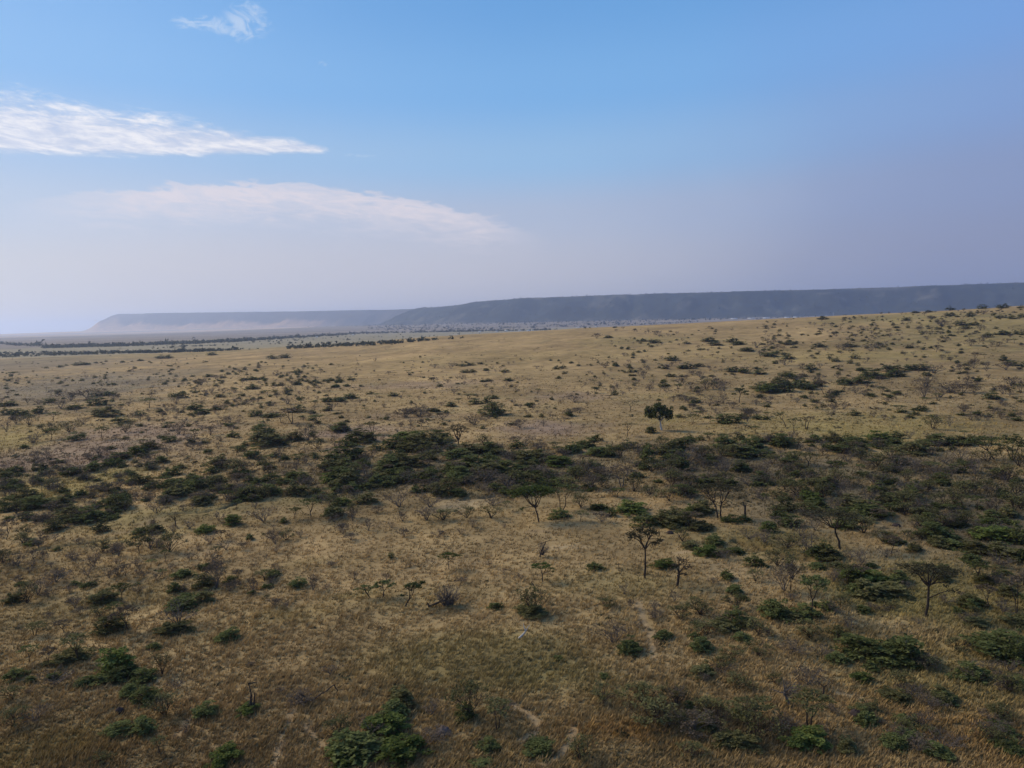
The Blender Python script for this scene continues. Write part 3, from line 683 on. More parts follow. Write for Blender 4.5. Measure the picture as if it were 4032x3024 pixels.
def mound(seed, sy=.8, rough=.22):
    g = np.random.default_rng(seed); V = []; F = []; nu, nv = 18, 8
    for j in range(nv + 1):
        ph = j / nv * math.pi / 2
        for i in range(nu):
            a = 2 * math.pi * i / nu; rr = .5 * math.cos(ph) * (1 + rough * (vnoise(np.array([math.cos(a) * 1.7 + seed]), np.array([math.sin(a) * 1.7 + j * .5]), 5)[0] - .5) * 2)
            V.append((rr * math.cos(a), rr * math.sin(a) * sy, -.12 + 1.12 * math.sin(ph) * (1 + .2 * (g.random() - .5))))
    for j in range(nv):
        for i in range(nu):
            a = j * nu + i; b = j * nu + (i + 1) % nu; F += [(a, b, b + nu), (a, b + nu, a + nu)]
    return np.array(V), np.array(F)
def rock_mat(n_, a, b):
    m, N = mat(n_); pos = N.node('ShaderNodeTexCoord').outputs['Object']; out(N, pbsdf(N, N.mix(N.noise(pos, 3.0, 6, .7), a, b), .9, .1)); return m
M_DARKEARTH = rock_mat('dark_earth', (.02, .014, .012, 1), (.07, .05, .045, 1)); M_GREYEARTH = rock_mat('grey_earth', (.07, .055, .05, 1), (.17, .135, .12, 1))
for px, py, w, h, nm, lb, ct, m1 in [(3370, 2822, 52, 26, 'earth_mound', 'dark brown earth mound in the reddish grass at the lower right', 'mound', M_DARKEARTH),
        (471, 2806, 34, 20, 'boulder', 'single dark boulder lying in the straw grass at the lower left', 'rock', M_DARKEARTH),
        (1745, 2890, 62, 26, 'earth_mound', 'grey earth mound with a tuft of pale grass, lower middle', 'mound', M_GREYEARTH),
        (2638, 2100, 30, 11, 'burrow_mound', 'small dark burrow mound under the green bank right of centre', 'mound', M_DARKEARTH),
        (3530, 2072, 36, 12, 'earth_mound', 'small dark mound between bushes on the right slope', 'mound', M_DARKEARTH)]:
    x, y, z, t_, sc, e = metric(px, py); V, F = mound(px)
    o = link(nm, tri_mesh(nm, V * np.array([w * sc, w * sc, h * sc / math.cos(e) * .9]), F, [m1])); o.location = (x, y, z); o.rotation_euler[2] = view_rot(x, y)
    o.data.polygons.foreach_set('use_smooth', [True] * len(F)); tag(o, lb, ct)
# ------------------------------------------------------------------ every shrub and small tree read off the photograph
# tiles: origin in photo px, entries in tile px (tile scale .6329): kind x y_base width height
TILES = {
(0, 2224): '''b 170 250 110 120,g 90 245 100 80,b 240 200 100 90,b 550 75 70 60,b 680 90 60 60,a 785 75 80 80,b 350 120 140 50,b 975 100 50 40,a 1010 75 60 45,g 1150 85 120 60,g 1275 35 80 50,g 1085 180 70 80,g 1280 150 130 100,b 1350 160 120 150,a 1480 100 70 60,b 1575 180 60 80,a 1645 100 100 60,g 1660 150 60 25,g 1845 150 100 70,b 1950 165 60 80,b 2030 160 60 25,b 1710 270 80 50,b 1785 275 50 40,g 640 245 170 80,a 760 230 110 110,b 465 275 60 80,b 590 260 120 50,a 710 310 90 70,b 620 335 110 60,g 690 430 190 130,a 800 410 180 150,g 1120 280 200 110,g 1250 240 120 90,b 1110 400 170 140,g 1080 440 160 60,b 500 320 80 50,b 300 340 70 30,a 400 415 100 70,a 215 440 120 70,b 130 410 40 35,g 1400 485 150 70,g 440 615 170 90,a 480 600 170 150,a 185 610 110 100,a 300 640 110 110,g 85 725 130 80,g 200 735 60 50,g 350 715 80 60,g 705 690 190 190,g 540 770 120 70,g 640 745 120 40,g 780 740 170 100,g 910 740 160 70,b 1010 700 90 120,g 800 820 130 60,g 910 860 160 110,b 1025 960 150 130,b 1095 790 80 60,g 970 530 80 30,b 80 860 130 80,b 180 810 60 30,b 230 990 160 90,b 80 1030 140 110,b 350 770 160 60,g 720 1080 150 60,g 910 1060 150 110,a 990 1180 90 90,b 1155 1060 50 50,g 1280 970 150 100,g 1540 930 110 60,g 1400 1250 190 120,g 2150 1265 200 110,b 2100 1100 150 110,b 640 1265 120 70,b 2060 700 110 40,b 1740 815 70 25,b 1870 890 130 80,g 1690 710 30 25,b 1560 640 50 20''',
(1300, 2224): '''b 150 100 50 50,b 350 100 50 40,g 1045 280 80 60,b 1260 330 180 140,g 1250 335 160 50,b 1180 95 60 30,g 1640 35 100 30,b 1720 280 110 60,b 1870 280 50 50,b 2020 350 90 40,b 2020 300 80 60,b 2180 360 120 90,b 1830 190 60 60,b 1760 520 190 130,g 1840 570 130 120,b 1920 400 60 40,g 2070 470 90 60,g 1415 600 60 30,g 445 900 150 130,g 410 1010 210 140,g 370 1085 220 160,b 270 1110 170 120,g 430 1262 240 160,g 150 1264 280 110,b 640 960 120 80,b 650 1140 150 60,b 870 990 180 190,g 850 980 130 110,a 1040 1030 150 150,b 1090 960 120 90,g 990 1180 130 80,g 1290 1180 180 110,b 1560 1250 150 120,g 960 1270 120 60,b 1700 880 160 90,b 1940 900 210 90,b 2150 900 150 110,b 2000 1030 250 120,b 2190 1040 100 90,g 1700 710 60 30,b 1080 60 60 20,b 820 120 70 25''',
(2632, 2224): '''b 200 330 170 90,b 280 130 70 20,b 40 240 60 60,g 430 390 160 130,g 340 420 150 70,b 230 460 150 60,g 630 330 200 150,b 720 180 120 160,a 890 330 180 240,g 860 350 170 70,a 760 160 90 160,g 1130 110 110 80,g 1220 120 200 100,a 1110 115 90 100,a 1210 118 110 110,g 1330 150 130 80,g 1430 120 120 90,g 1280 220 300 60,b 1380 290 100 60,a 1930 100 150 120,g 1960 120 120 60,a 2050 85 110 80,a 2000 265 120 130,g 1900 290 100 80,a 2165 305 130 220,g 2180 400 140 100,g 1920 390 130 60,b 2080 320 150 60,g 2050 600 340 180,g 2180 640 140 220,b 2130 690 130 80,g 1470 620 250 240,g 1200 590 240 160,g 1330 650 240 120,b 1600 660 150 80,b 1120 420 120 60,b 1880 720 170 70,g 1900 740 220 60,g 2150 780 140 60,b 870 460 120 90,g 460 480 110 60,b 560 450 120 90,b 780 570 130 60,b 400 610 130 80,b 200 550 70 30,b 560 590 140 60,g 1210 740 110 80,b 870 780 180 90,g 120 890 70 40,b 50 900 110 110,b 160 1080 230 130,b 300 1030 230 110,b 540 1140 240 190,a 540 1000 230 120,g 870 1160 220 150,a 870 1020 240 190,b 700 1080 130 120,g 1110 1180 100 100,g 1520 1120 130 90,g 1650 1210 160 100,b 1420 1100 130 60,g 1450 1000 130 50,b 1640 910 120 50,b 2050 980 140 90,g 2040 1020 100 40,b 1320 1010 50 50,b 2010 1090 150 50''',
(0, 1600): '''g 480 215 110 60,a 635 205 80 80,a 320 205 90 70,b 210 230 110 40,b 290 170 120 50,b 430 165 110 60,b 780 165 90 60,g 745 105 110 50,g 650 65 150 60,a 335 95 80 60,b 180 120 100 60,b 100 110 80 50,g 50 55 80 50,g 130 60 110 50,g 240 45 80 50,b 515 115 70 50,b 40 160 80 60,a 1050 145 60 50,b 1115 175 90 70,a 1210 200 60 60,b 1190 235 90 40,g 1050 225 90 50,a 1310 175 90 50,b 1370 220 60 30,g 1440 195 90 40,a 1750 105 80 60,a 1820 110 140 100,g 1600 60 100 50,b 1430 105 100 40,g 1700 70 90 40,g 1640 190 150 100,g 1660 250 230 80,g 1810 220 130 70,a 1980 110 90 60,b 1920 220 110 90,g 2110 160 130 60,b 1980 270 90 60,g 2180 250 100 80,g 2160 330 180 120,g 2060 400 160 150,g 2150 480 170 150,g 2060 480 150 80,g 930 270 100 60,g 850 310 130 80,g 770 330 120 70,g 700 380 110 70,g 560 410 130 70,b 620 320 90 60,b 430 440 130 70,g 480 430 120 60,a 455 450 60 70,b 1040 310 60 60,b 1145 320 30 30,g 370 355 60 25,g 110 415 80 50,g 10 410 40 30,b 20 490 80 30,g 1360 390 130 100,g 1320 420 80 50,a 1470 305 90 60,g 1570 330 110 80,a 1675 350 70 50,b 1740 350 80 80,a 1860 355 100 60,g 1020 355 90 50,b 920 385 100 40,a 1010 425 60 50,g 1070 435 120 30,g 1130 390 70 40,b 1200 270 70 40,g 880 490 130 80,g 930 520 80 50,g 820 490 80 60,b 740 460 80 40,g 1080 520 180 80,g 1100 570 170 70,g 1020 510 90 40,g 1240 520 130 100,b 1340 520 130 80,g 1350 480 80 60,g 1410 540 130 60,b 1470 430 100 90,b 1530 470 100 40,g 1570 560 140 80,g 1700 560 130 110,a 1620 560 60 80,g 1850 560 130 90,g 1880 460 120 70,b 1540 580 120 50,g 1680 470 110 60,g 1780 490 100 50,g 1250 620 110 75,g 180 600 170 90,g 200 650 200 90,g 50 660 150 110,g 370 640 150 90,g 410 700 160 90,g 560 730 200 110,g 345 780 110 90,g 620 790 100 90,a 40 830 100 120,b 150 830 100 80,b 330 520 120 60,g 220 560 60 50,b 310 525 100 70,a 700 640 100 80,g 730 640 150 90,g 760 640 80 100,a 680 540 60 30,b 930 600 80 30,b 1080 800 60 60,g 960 790 110 60,g 880 800 90 50,g 1460 745 110 90,a 1475 650 60 70,b 1360 720 80 50,g 1270 790 110 60,b 1180 770 90 40,a 1280 700 30 30,b 1140 655 60 35,b 1590 640 60 40,b 1640 730 150 90,a 1830 700 80 70,a 1935 695 130 120,g 2080 690 120 90,g 1760 730 60 40,b 2000 610 100 60,b 2190 700 80 80,b 2120 790 80 50,b 2080 730 90 50,a 2030 545 60 40,a 1385 830 80 60,b 1310 860 80 60,b 1780 840 110 60,b 1700 840 110 40,a 1640 850 30 60,b 1870 820 60 40,b 940 900 120 110,b 640 920 90 80,b 740 940 80 80,b 1060 920 150 110,a 1030 965 60 70,a 1355 950 80 80,b 1410 900 80 60,a 1490 895 60 40,b 150 860 120 60,g 210 870 90 40,b 250 830 60 50,b 110 1010 100 80,b 20 990 100 80,b 210 960 60 60,b 580 1010 110 80,a 940 1005 70 50,b 1180 960 50 40,b 270 970 60 60,b 320 1010 60 30,b 2060 1000 50 30,b 1580 1000 40 20,g 1200 25 110 40,g 1270 50 90 50,b 1390 20 60 20,g 880 60 70 30,b 1110 45 60 25,b 1010 65 50 25,g 1830 40 100 50,g 2040 30 70 35,g 1945 45 60 20''',
(1300, 1600): '''g 55 160 100 60,a 265 175 90 80,g 200 230 190 100,a 140 215 70 60,g 150 340 180 110,g 380 270 160 90,g 520 230 200 80,g 640 260 250 120,g 560 290 220 100,g 700 230 150 90,b 650 180 100 50,g 800 320 170 70,g 880 300 150 60,g 980 300 170 80,b 960 250 100 60,g 350 400 180 100,g 480 380 190 100,g 300 470 170 90,g 430 490 150 90,b 620 350 140 60,g 60 420 200 110,g 110 510 150 120,g 40 480 120 100,g 740 420 150 80,g 860 400 220 80,g 800 460 200 80,g 600 470 180 90,g 960 430 170 90,g 1080 420 180 80,b 980 500 180 80,b 1100 530 170 80,b 720 530 130 70,a 750 550 130 100,a 580 530 60 70,b 870 500 120 60,b 1160 560 100 60,b 1240 500 150 60,g 1180 340 160 80,g 1260 350 180 90,g 1220 400 110 60,g 1430 380 170 80,g 1490 300 120 80,g 1560 260 140 70,g 1640 220 80 50,b 1390 480 150 80,b 1300 450 150 70,b 1600 440 160 80,g 1700 310 150 80,g 1720 320 110 80,b 1620 530 150 90,g 1960 350 120 110,g 1960 300 110 70,g 2090 310 150 100,a 2120 540 110 130,b 2110 600 150 50,b 1990 560 100 60,g 2180 400 100 90,b 2000 420 120 80,b 1800 340 120 90,b 1890 540 110 90,b 1480 530 150 70,b 1540 470 140 80,g 210 610 110 80,b 430 640 160 100,b 620 640 150 90,b 290 670 80 40,b 140 720 70 70,g 30 690 100 80,b 240 780 80 70,b 380 760 40 40,b 460 820 80 50,b 80 800 70 60,b 130 840 80 40,b 450 720 60 50,b 600 720 140 80,b 700 720 130 70,a 550 700 20 30,b 680 820 80 40,b 850 700 120 70,b 1000 710 140 70,a 1100 650 50 60,b 1010 630 130 70,b 885 760 50 50,b 1080 760 50 30,b 810 800 60 30,g 1440 700 130 60,a 1555 715 100 60,b 1560 640 110 80,g 1690 650 110 60,g 1740 690 70 70,g 1860 670 190 90,g 1960 750 180 100,g 2100 760 200 120,g 2190 740 80 100,b 1690 730 120 40,g 380 945 40 40,b 850 945 30 20,b 500 1000 40 15,b 990 1000 60 30,b 620 1050 30 15,b 10 1000 50 30,g 2080 1010 120 50,b 2190 850 80 80,b 440 130 50 30,b 500 110 40 25,b 570 125 60 40,b 470 70 110 30,b 560 70 100 40,g 640 35 70 35,b 1020 60 160 50,b 1180 140 90 50,b 900 120 140 50,b 1490 60 70 40,b 1550 40 60 30,b 1150 240 90 40,b 1220 250 50 40,b 1255 210 60 30,b 1400 200 20 25''',
(2632, 1600): '''g 40 270 170 100,g 20 320 120 70,a 150 250 80 60,a 260 215 90 50,g 350 260 150 80,g 400 310 180 90,g 500 270 150 90,g 480 330 170 80,g 620 320 120 60,b 200 330 160 80,b 120 360 180 80,b 330 330 120 80,g 730 260 200 70,a 800 270 90 70,g 920 230 100 80,a 540 170 60 50,a 700 190 35 40,g 1040 230 130 70,g 1130 240 150 70,g 1060 290 150 70,g 1180 280 120 70,g 1300 230 150 100,g 1320 270 130 60,g 1420 250 120 80,g 1500 300 200 100,g 1580 260 100 60,g 1670 250 150 90,g 1650 230 110 60,g 1800 250 160 60,a 1840 190 60 40,g 1900 240 110 70,a 870 380 110 90,a 780 360 120 80,b 600 440 140 90,a 1030 440 130 100,b 350 430 150 100,b 430 400 90 60,a 490 385 40 50,b 60 390 120 60,b 30 490 110 90,b 130 510 120 70,b 230 480 80 50,b 500 500 130 60,a 920 520 100 70,b 800 570 170 90,b 700 480 110 70,b 740 420 100 60,b 680 590 110 50,a 600 640 60 100,b 560 570 100 60,g 870 590 150 60,b 960 580 140 80,b 1080 580 140 90,g 1150 640 200 100,g 1200 690 220 90,b 1040 660 140 80,a 1190 420 60 60,b 1290 500 110 70,b 1340 460 60 90,b 1440 410 150 90,b 1540 430 120 90,b 1300 390 160 60,b 1380 340 150 50,a 1700 480 90 70,b 1640 440 90 50,b 1500 560 170 90,b 1620 540 110 70,b 1460 640 170 90,b 1560 670 120 90,b 1720 640 150 90,b 1840 560 150 70,b 1900 440 150 100,a 1920 650 120 90,a 2040 660 100 80,b 2150 660 130 110,b 2100 470 140 90,b 1820 350 170 60,b 1980 360 150 50,b 2180 380 100 80,b 2160 560 110 80,b 1980 540 130 70,b 1200 340 130 70,b 1120 350 110 60,b 640 370 120 60,b 1740 760 120 80,b 1850 750 100 80,g 1640 745 80 20,g 1680 840 220 50,g 1800 890 230 70,g 1900 920 170 100,g 2040 850 220 120,g 2150 860 130 160,g 2080 950 200 90,g 2190 970 80 120,b 1930 770 60 40,b 1600 830 100 50,a 1385 915 110 110,g 1420 870 120 40,b 1210 800 140 100,b 910 780 80 80,b 820 820 100 90,g 620 790 90 90,g 470 720 90 50,g 380 730 120 60,g 130 680 70 90,g 60 720 160 100,g 200 780 130 60,g 20 760 120 60,g 130 890 100 60,g 270 870 130 70,g 250 940 150 90,b 340 960 110 60,g 420 920 120 50,b 600 870 150 60,b 500 860 110 50,g 530 1000 130 90,b 680 1010 150 100,b 740 920 170 70,b 860 950 140 120,g 960 950 150 110,g 980 990 170 50,b 1130 960 110 60,b 1200 1000 150 80,b 1060 1040 120 60,b 770 1090 110 130''',
(0, 1080): '''a 75 645 60 40,g 375 580 40 15,g 415 570 20 12,g 480 568 50 14,g 535 565 60 16,g 595 553 28 12,g 640 560 20 8,g 760 550 40 10,g 820 545 20 10,g 870 540 40 10,g 1000 525 60 12,g 1045 524 60 10,g 1310 505 90 6,g 1690 528 80 8,g 1780 523 90 10,g 290 585 30 6,g 1420 625 40 20,g 1475 625 30 10,g 1530 662 60 22,g 1580 660 70 28,g 1630 655 50 24,b 1350 660 60 30,g 1300 640 50 12,a 1160 680 30 20,b 1250 690 80 20,a 945 730 30 30,a 985 700 20 18,g 1860 615 60 22,b 1800 615 30 10,b 1715 635 30 10,g 2015 668 40 22,g 2060 664 50 22,a 2175 655 50 20,b 2115 665 40 20,g 1980 680 40 16,b 1920 680 30 16,g 1840 690 50 20,g 1745 695 50 16,g 2080 705 45 20,g 2155 695 40 18,b 1915 715 30 20,b 1810 715 50 18,g 1585 715 80 26,b 1700 710 40 14,a 1665 750 60 30,g 1720 750 30 14,b 1780 748 50 12,b 1865 748 40 12,g 1070 765 50 30,g 1125 770 70 50,a 1195 725 35 20,a 1205 750 30 20,b 1285 760 50 20,b 1320 738 60 24,b 1390 740 60 26,a 935 770 60 30,b 1100 810 100 25,a 930 830 90 60,b 1000 790 30 20,b 800 820 50 15,g 600 762 80 30,g 670 758 80 40,b 550 780 130 30,b 440 790 120 30,g 310 800 90 40,g 70 820 100 40,b 240 810 60 20,b 170 800 60 20,b 705 780 60 20,g 610 820 130 40,g 480 840 90 40,b 380 840 110 30,b 560 810 80 20,b 1475 795 50 20,g 2035 795 70 35,g 2120 795 70 25,a 2180 770 60 30,b 1700 820 50 15,b 1790 810 90 20,b 1850 780 50 15''',
(1300, 1080): '''g 65 785 70 22,g 140 775 90 35,b 185 800 40 20,a 290 765 50 25,g 400 760 60 25,a 450 750 50 25,b 440 775 40 20,a 495 775 30 20,g 820 574 50 12,g 870 569 50 14,g 940 560 40 12,b 760 575 60 8,g 840 613 50 14,g 890 611 50 12,g 970 600 40 16,b 1005 590 40 14,g 1090 612 60 22,b 1030 612 20 14,b 650 583 50 6,a 480 612 50 16,a 400 628 30 18,b 365 625 40 16,a 565 620 30 18,g 305 660 20 14,b 160 640 25 10,g 125 660 45 14,g 65 668 50 16,g 25 705 50 16,g 105 700 35 16,g 190 700 40 16,b 645 672 60 10,b 730 675 40 12,b 820 655 60 12,g 945 670 45 18,g 990 668 45 22,b 900 665 30 10,g 1110 665 50 16,b 1240 662 40 12,a 575 725 20 25,g 685 700 50 20,b 770 745 60 20,a 860 775 80 32,b 960 700 40 16,a 1020 700 25 14,b 1080 710 30 16,a 1135 700 30 12,a 1205 710 20 14,b 1160 728 40 12,a 1290 750 40 40,a 1380 745 30 14,g 760 825 70 35,a 800 805 50 35,b 690 818 40 12,b 640 780 40 12,g 900 810 90 30,g 970 800 60 45,g 1020 775 60 25,a 1105 785 35 15,a 645 860 60 30,a 220 850 40 20,b 10 850 50 40,b 470 870 70 20,b 550 890 110 20,g 1020 880 180 45,a 1175 865 30 20,b 700 910 90 25,b 1435 800 40 14,g 1485 885 60 45,b 1525 860 50 25,g 1405 592 45 26,g 1450 588 45 30,b 1320 582 30 8,b 1285 588 40 10,g 1500 555 35 14,g 1545 570 30 8,g 1460 620 35 18,g 1422 650 35 20,a 1190 538 30 10,b 1140 553 20 4,g 1700 620 20 20,g 1665 553 20 16,g 1725 550 20 10,b 1710 585 60 14,a 1645 685 35 30,a 1650 740 60 40,a 1690 720 40 14,a 1805 680 40 24,a 1855 680 25 20,b 1950 655 50 45,a 2010 680 30 22,g 1870 635 35 10,b 1955 560 40 30,g 2025 538 25 14,g 2120 540 80 24,g 2105 498 25 10,g 2085 590 50 16,b 2125 570 30 20,g 2190 590 50 30,g 2120 640 60 26,b 2180 690 60 40,a 2165 735 25 30,a 1890 755 40 16,b 1785 710 40 20,b 1820 750 40 16,b 1600 820 40 20,b 1520 800 90 18,g 1945 418 50 10,g 2025 430 70 18,g 1735 398 60 8,b 1660 400 60 6,g 2155 412 25 6,b 2030 378 50 6,b 1700 790 20 15,a 2190 850 25 30,b 2180 780 60 20''',
(2632, 1080): '''g 120 590 100 35,g 190 575 60 25,g 40 535 50 16,g 125 480 30 14,g 200 473 40 10,a 265 465 25 14,g 110 435 50 14,g 250 420 90 20,g 400 425 100 35,g 300 445 80 16,g 500 480 80 22,b 550 460 80 30,a 590 410 25 16,g 450 440 80 16,b 640 440 50 24,g 740 440 60 22,g 790 435 40 24,g 780 460 40 10,g 640 515 90 25,g 735 530 80 40,b 725 570 80 30,a 450 530 35 20,b 350 540 40 10,g 555 625 85 40,g 400 610 80 40,g 470 620 90 50,b 260 600 60 20,b 330 605 30 14,b 200 645 80 35,b 150 630 60 20,a 1000 535 50 40,g 1035 545 50 30,g 1160 525 60 16,g 875 595 90 35,b 835 590 50 30,g 930 455 80 26,a 970 440 30 24,a 940 495 20 20,b 1090 475 90 40,g 1120 455 80 24,b 1260 480 90 22,a 1290 470 30 22,a 1665 485 60 45,g 1490 335 25 20,g 1410 335 40 14,g 1830 320 80 24,g 1900 320 60 20,g 1850 340 60 14,b 1700 330 100 14,b 1560 357 60 12,b 1940 350 50 30,a 1950 305 40 20,g 2090 380 100 22,g 1990 395 60 40,a 1870 405 60 24,b 1960 420 80 22,a 2150 430 40 30,b 2105 430 40 26,b 1880 450 80 18,b 2050 450 60 18,g 2200 380 50 30,g 1205 360 16 8,g 660 332 20 6,b 555 338 20 6,b 935 345 14 8,g 1040 328 30 6,g 960 283 60 6,g 1100 275 30 8,g 1155 272 20 12,g 1540 243 50 9,g 1620 238 50 9,g 1750 226 100 9,g 1850 219 60 9,g 1950 216 90 9,g 2080 213 80 10,g 2190 213 50 12,g 1750 260 60 14,g 1630 270 40 16,g 1870 260 60 26,b 1960 250 60 20,g 2060 275 60 26,g 2130 280 60 12,g 2190 270 60 16,g 2150 240 30 10,g 1480 290 60 12,g 1330 265 20 6,g 740 640 90 30,g 700 700 180 70,g 620 740 160 60,g 720 740 170 60,g 800 710 130 80,g 760 650 100 50,g 580 720 120 50,g 850 720 110 50,a 965 745 90 90,g 930 700 90 50,b 940 660 60 30,g 1100 690 110 50,a 1095 720 60 40,g 1180 680 120 50,g 1230 640 130 50,a 1240 700 100 60,g 1300 650 110 50,g 1210 600 60 30,g 1380 640 110 50,g 1400 610 110 50,g 1440 640 80 30,g 1520 600 110 50,g 1590 600 90 50,b 1650 620 110 40,a 1905 545 50 60,a 1965 525 30 30,b 1815 620 60 50,b 1980 590 60 40,b 1900 590 80 50,g 2090 540 60 40,g 2140 570 80 40,g 2205 580 30 40,b 2100 600 100 40,a 1940 500 40 14,b 345 730 60 60,b 235 720 90 60,a 145 720 50 50,a 60 740 50 60,b 300 710 80 50,a 200 780 40 35,b 115 790 80 24,b 265 785 70 20,b 340 805 70 50,b 400 840 80 35,a 465 845 30 45,b 620 800 80 30,b 540 770 60 20,b 760 770 40 24,a 850 770 25 20,a 925 765 30 30,g 1035 753 60 12,b 1160 745 90 20,g 1245 757 60 18,a 1325 750 60 50,a 1415 795 60 70,b 1360 795 70 20,a 1440 855 90 40,b 1320 850 30 20,a 1600 805 60 40,g 1650 810 50 20,a 1670 780 60 40,b 1590 770 90 80,b 1690 770 120 40,b 1600 710 150 40,a 1830 740 100 60,b 1900 740 80 40,g 2000 780 120 50,b 2080 750 90 50,a 2190 740 70 60,b 2130 700 100 50,b 1850 690 60 40,b 1760 740 120 40,g 370 930 160 60,b 490 920 60 60,a 150 930 80 60,a 190 890 60 40,b 260 910 15 15,b 800 800 60 20,b 1650 970 110 80,b 1750 950 60 60,a 1780 975 20 25,a 1565 970 20 35,a 1740 890 40 14,g 2180 915 60 30,b 1880 910 80 40,b 2060 860 40 20,b 1990 650 60 20'''}
# ------------------------------------------------------------------ place them
ITEMS = []
for (ox, oy), txt in TILES.items():
    for ln in txt.replace('\n', '').split(','):
        q = ln.split()
        k, x, y, w, h = q[0], *map(float, q[1:])
        ITEMS.append([k, ox + x * .6329, oy + y * .6329, w * .6329, h * .6329])
N_READ = len(ITEMS)
# smaller scrub between them, thicker inside the bands of thicket (pixel windows -> how many, kinds, size in metres)
def scatter(n, x0, x1, y0, y1, kinds, smin, smax, seed, clump=60, thr=.45, shear=0.0):
    g = np.random.default_rng(seed); px = g.uniform(x0, x1, n * 4); py = g.uniform(y0, y1, n * 4) + shear * (px - x0)
    m = fbm(px / clump, py / (clump * .4), 3, seed) > thr
    px, py = px[m][:n], py[m][:n]
    X, Y, T, hit = unproj(px, py)
    for a, b, t, ok in zip(px, py, T, hit):
        if not ok or any(abs(a - lx) < 60 and -75 < b - ly < 30 for _, lx, ly in LAND): continue
        s = g.uniform(smin, smax); k = kinds[g.integers(len(kinds))]
        w = s * FPX / t; ITEMS.append([k, a, b, w, w * g.uniform(.45, .8)])
scatter(260, 1300, 2700, 1760, 1960, 'gggbba', 2.5, 5.0, 901)
scatter(290, 2632, 4032, 1725, 2090, 'bbbggga', 2.5, 5.5, 902)
scatter(60, 3200, 4032, 2000, 2420, 'bgg', 2.0, 4.5, 903)
scatter(260, 0, 1400, 1540, 2000, 'bbgga', 1.8, 4.4, 904)
scatter(240, 0, 1350, 1500, 1660, 'bbgga', 2.0, 4.6, 905, shear=-.05, clump=110)
scatter(680, 2400, 4032, 1290, 1660, 'bbbggga', 2.0, 5.2, 906, clump=120, thr=.42)
scatter(420, 3000, 4032, 1255, 1400, 'ggbba', 2.5, 5.5, 907, shear=-.04, clump=120, thr=.42)
scatter(560, 500, 2600, 1400, 1690, 'bbg', 1.2, 3.4, 908, clump=140, thr=.46)
scatter(200, 0, 1300, 1425, 1520, 'gbg', 2.0, 4.8, 909, clump=110)
scatter(130, 0, 1100, 2050, 2400, 'bbbbg', 1.0, 2.6, 910, thr=.52)
scatter(110, 2700, 4032, 2250, 3000, 'bbbg', 1.2, 3.2, 911)
scatter(120, 0, 1400, 1980, 2110, 'ggbb', 2.0, 4.6, 913, shear=-.13)
scatter(160, -700, -40, 1500, 2400, 'ggbba', 2.0, 4.5, 915)
scatter(200, 4070, 4800, 1300, 2500, 'ggbba', 2.0, 5.0, 916)
scatter(70, 0, 700, 1850, 1960, 'ggb', 2.2, 4.5, 914, shear=-.13)
PX = np.array([[i[1], i[2]] for i in ITEMS]); GX, GY, GT, GH = unproj(PX[:, 0], PX[:, 1])
GZ = height(GX, GY)
LOOK = {'g': ('thorn bush', ['dark green', 'dense dark green', 'olive', 'deep green', 'fresh green', 'dull olive', 'bushy green']),
        'b': ('bare shrub', ['grey', 'brown', 'pale grey', 'dusky brown', 'thin grey', 'brownish']),
        'a': ('small acacia', ['dark green', 'olive', 'grey', 'flat green', 'thin grey', 'olive-topped', 'spreading green'])}
KN = {'g': ('thorn_bush', 'bush', 'green thorn bushes scattered over the savanna'), 'b': ('bare_shrub', 'shrub', 'bare twiggy shrubs scattered over the savanna'), 'a': ('small_acacia', 'tree', 'small flat acacias scattered over the savanna')}
REC = []
gg = np.random.default_rng(55)
for i, (k, px, py, w, h) in enumerate(ITEMS):
    if k == 'g' and GT[i] > 0: pass
    t = float(GT[i]); el_ = math.atan2(max(CAM_H - GZ[i], 1), t); sc = math.hypot(t, CAM_H - GZ[i]) / FPX * math.cos(math.atan2(GX[i], GY[i]))
    W_ = w * sc
    H_ = h * sc / math.cos(el_)
    if k != 'a': H_ = max(H_ - .45 * W_ * math.tan(el_), .42 * W_)
    if k != 'a': H_ *= 1.12; W_ *= 1.3
    H_ = min(max(H_, .5), 8.0); W_ = min(W_, 18.0)
    sh = 0 if k == 'a' else .28 * W_
    ux, uy = GX[i] / t, GY[i] / t
    v = int(gg.integers(len(PROTO[k])))
    REC.append(dict(k=k, px=px, py=py, w=w, area=w * max(h, 1), x=GX[i] + ux * sh, y=GY[i] + uy * sh, W=W_, H=H_, v=v, rz=gg.uniform(0, 6.28), read=i < N_READ, d=gg.uniform(.75, 1.1)))
zz = height([r['x'] for r in REC], [r['y'] for r in REC])
for r, z in zip(REC, zz): r['z'] = float(z)
ORD = ['nearest', 'second nearest', 'third nearest']
def describe(recs):
    """which one: by its look, and by how it stands to the nearest landmark plant"""
    cnt = {}
    for r in sorted(recs, key=lambda r: 0):
        d = [math.hypot((r['px'] - a) / 1.0, (r['py'] - b) * 2.2) for _, a, b in LAND]; j = int(np.argmin(d)); s, a, b = LAND[j]
        dx, dy = r['px'] - a, (r['py'] - b) * 2.2
        rel = ('right of' if dx > 0 else 'left of') if abs(dx) > abs(dy) else ('in front of' if dy > 0 else 'behind')
        r['far'] = d[j]; r['key'] = (r['k'], r['v'], s, rel)
        cnt.setdefault(r['key'], []).append(r)
    for (k, v, s, rel), L in cnt.items():
        L.sort(key=lambda r: r['far']); kn, looks = LOOK[k]
        for n, r in enumerate(L):
            look = looks[v]
            if n < 3: r['label'] = ('%s %s %s %s, %s' % (look, kn, rel, s, ORD[n])) if len(L) > 1 else '%s %s %s %s' % (look, kn, rel, s)
            else: r['label'] = '%s %s %s %s, farther off' % (look, kn, rel, s)
rest = {'g': [], 'b': [], 'a': []}
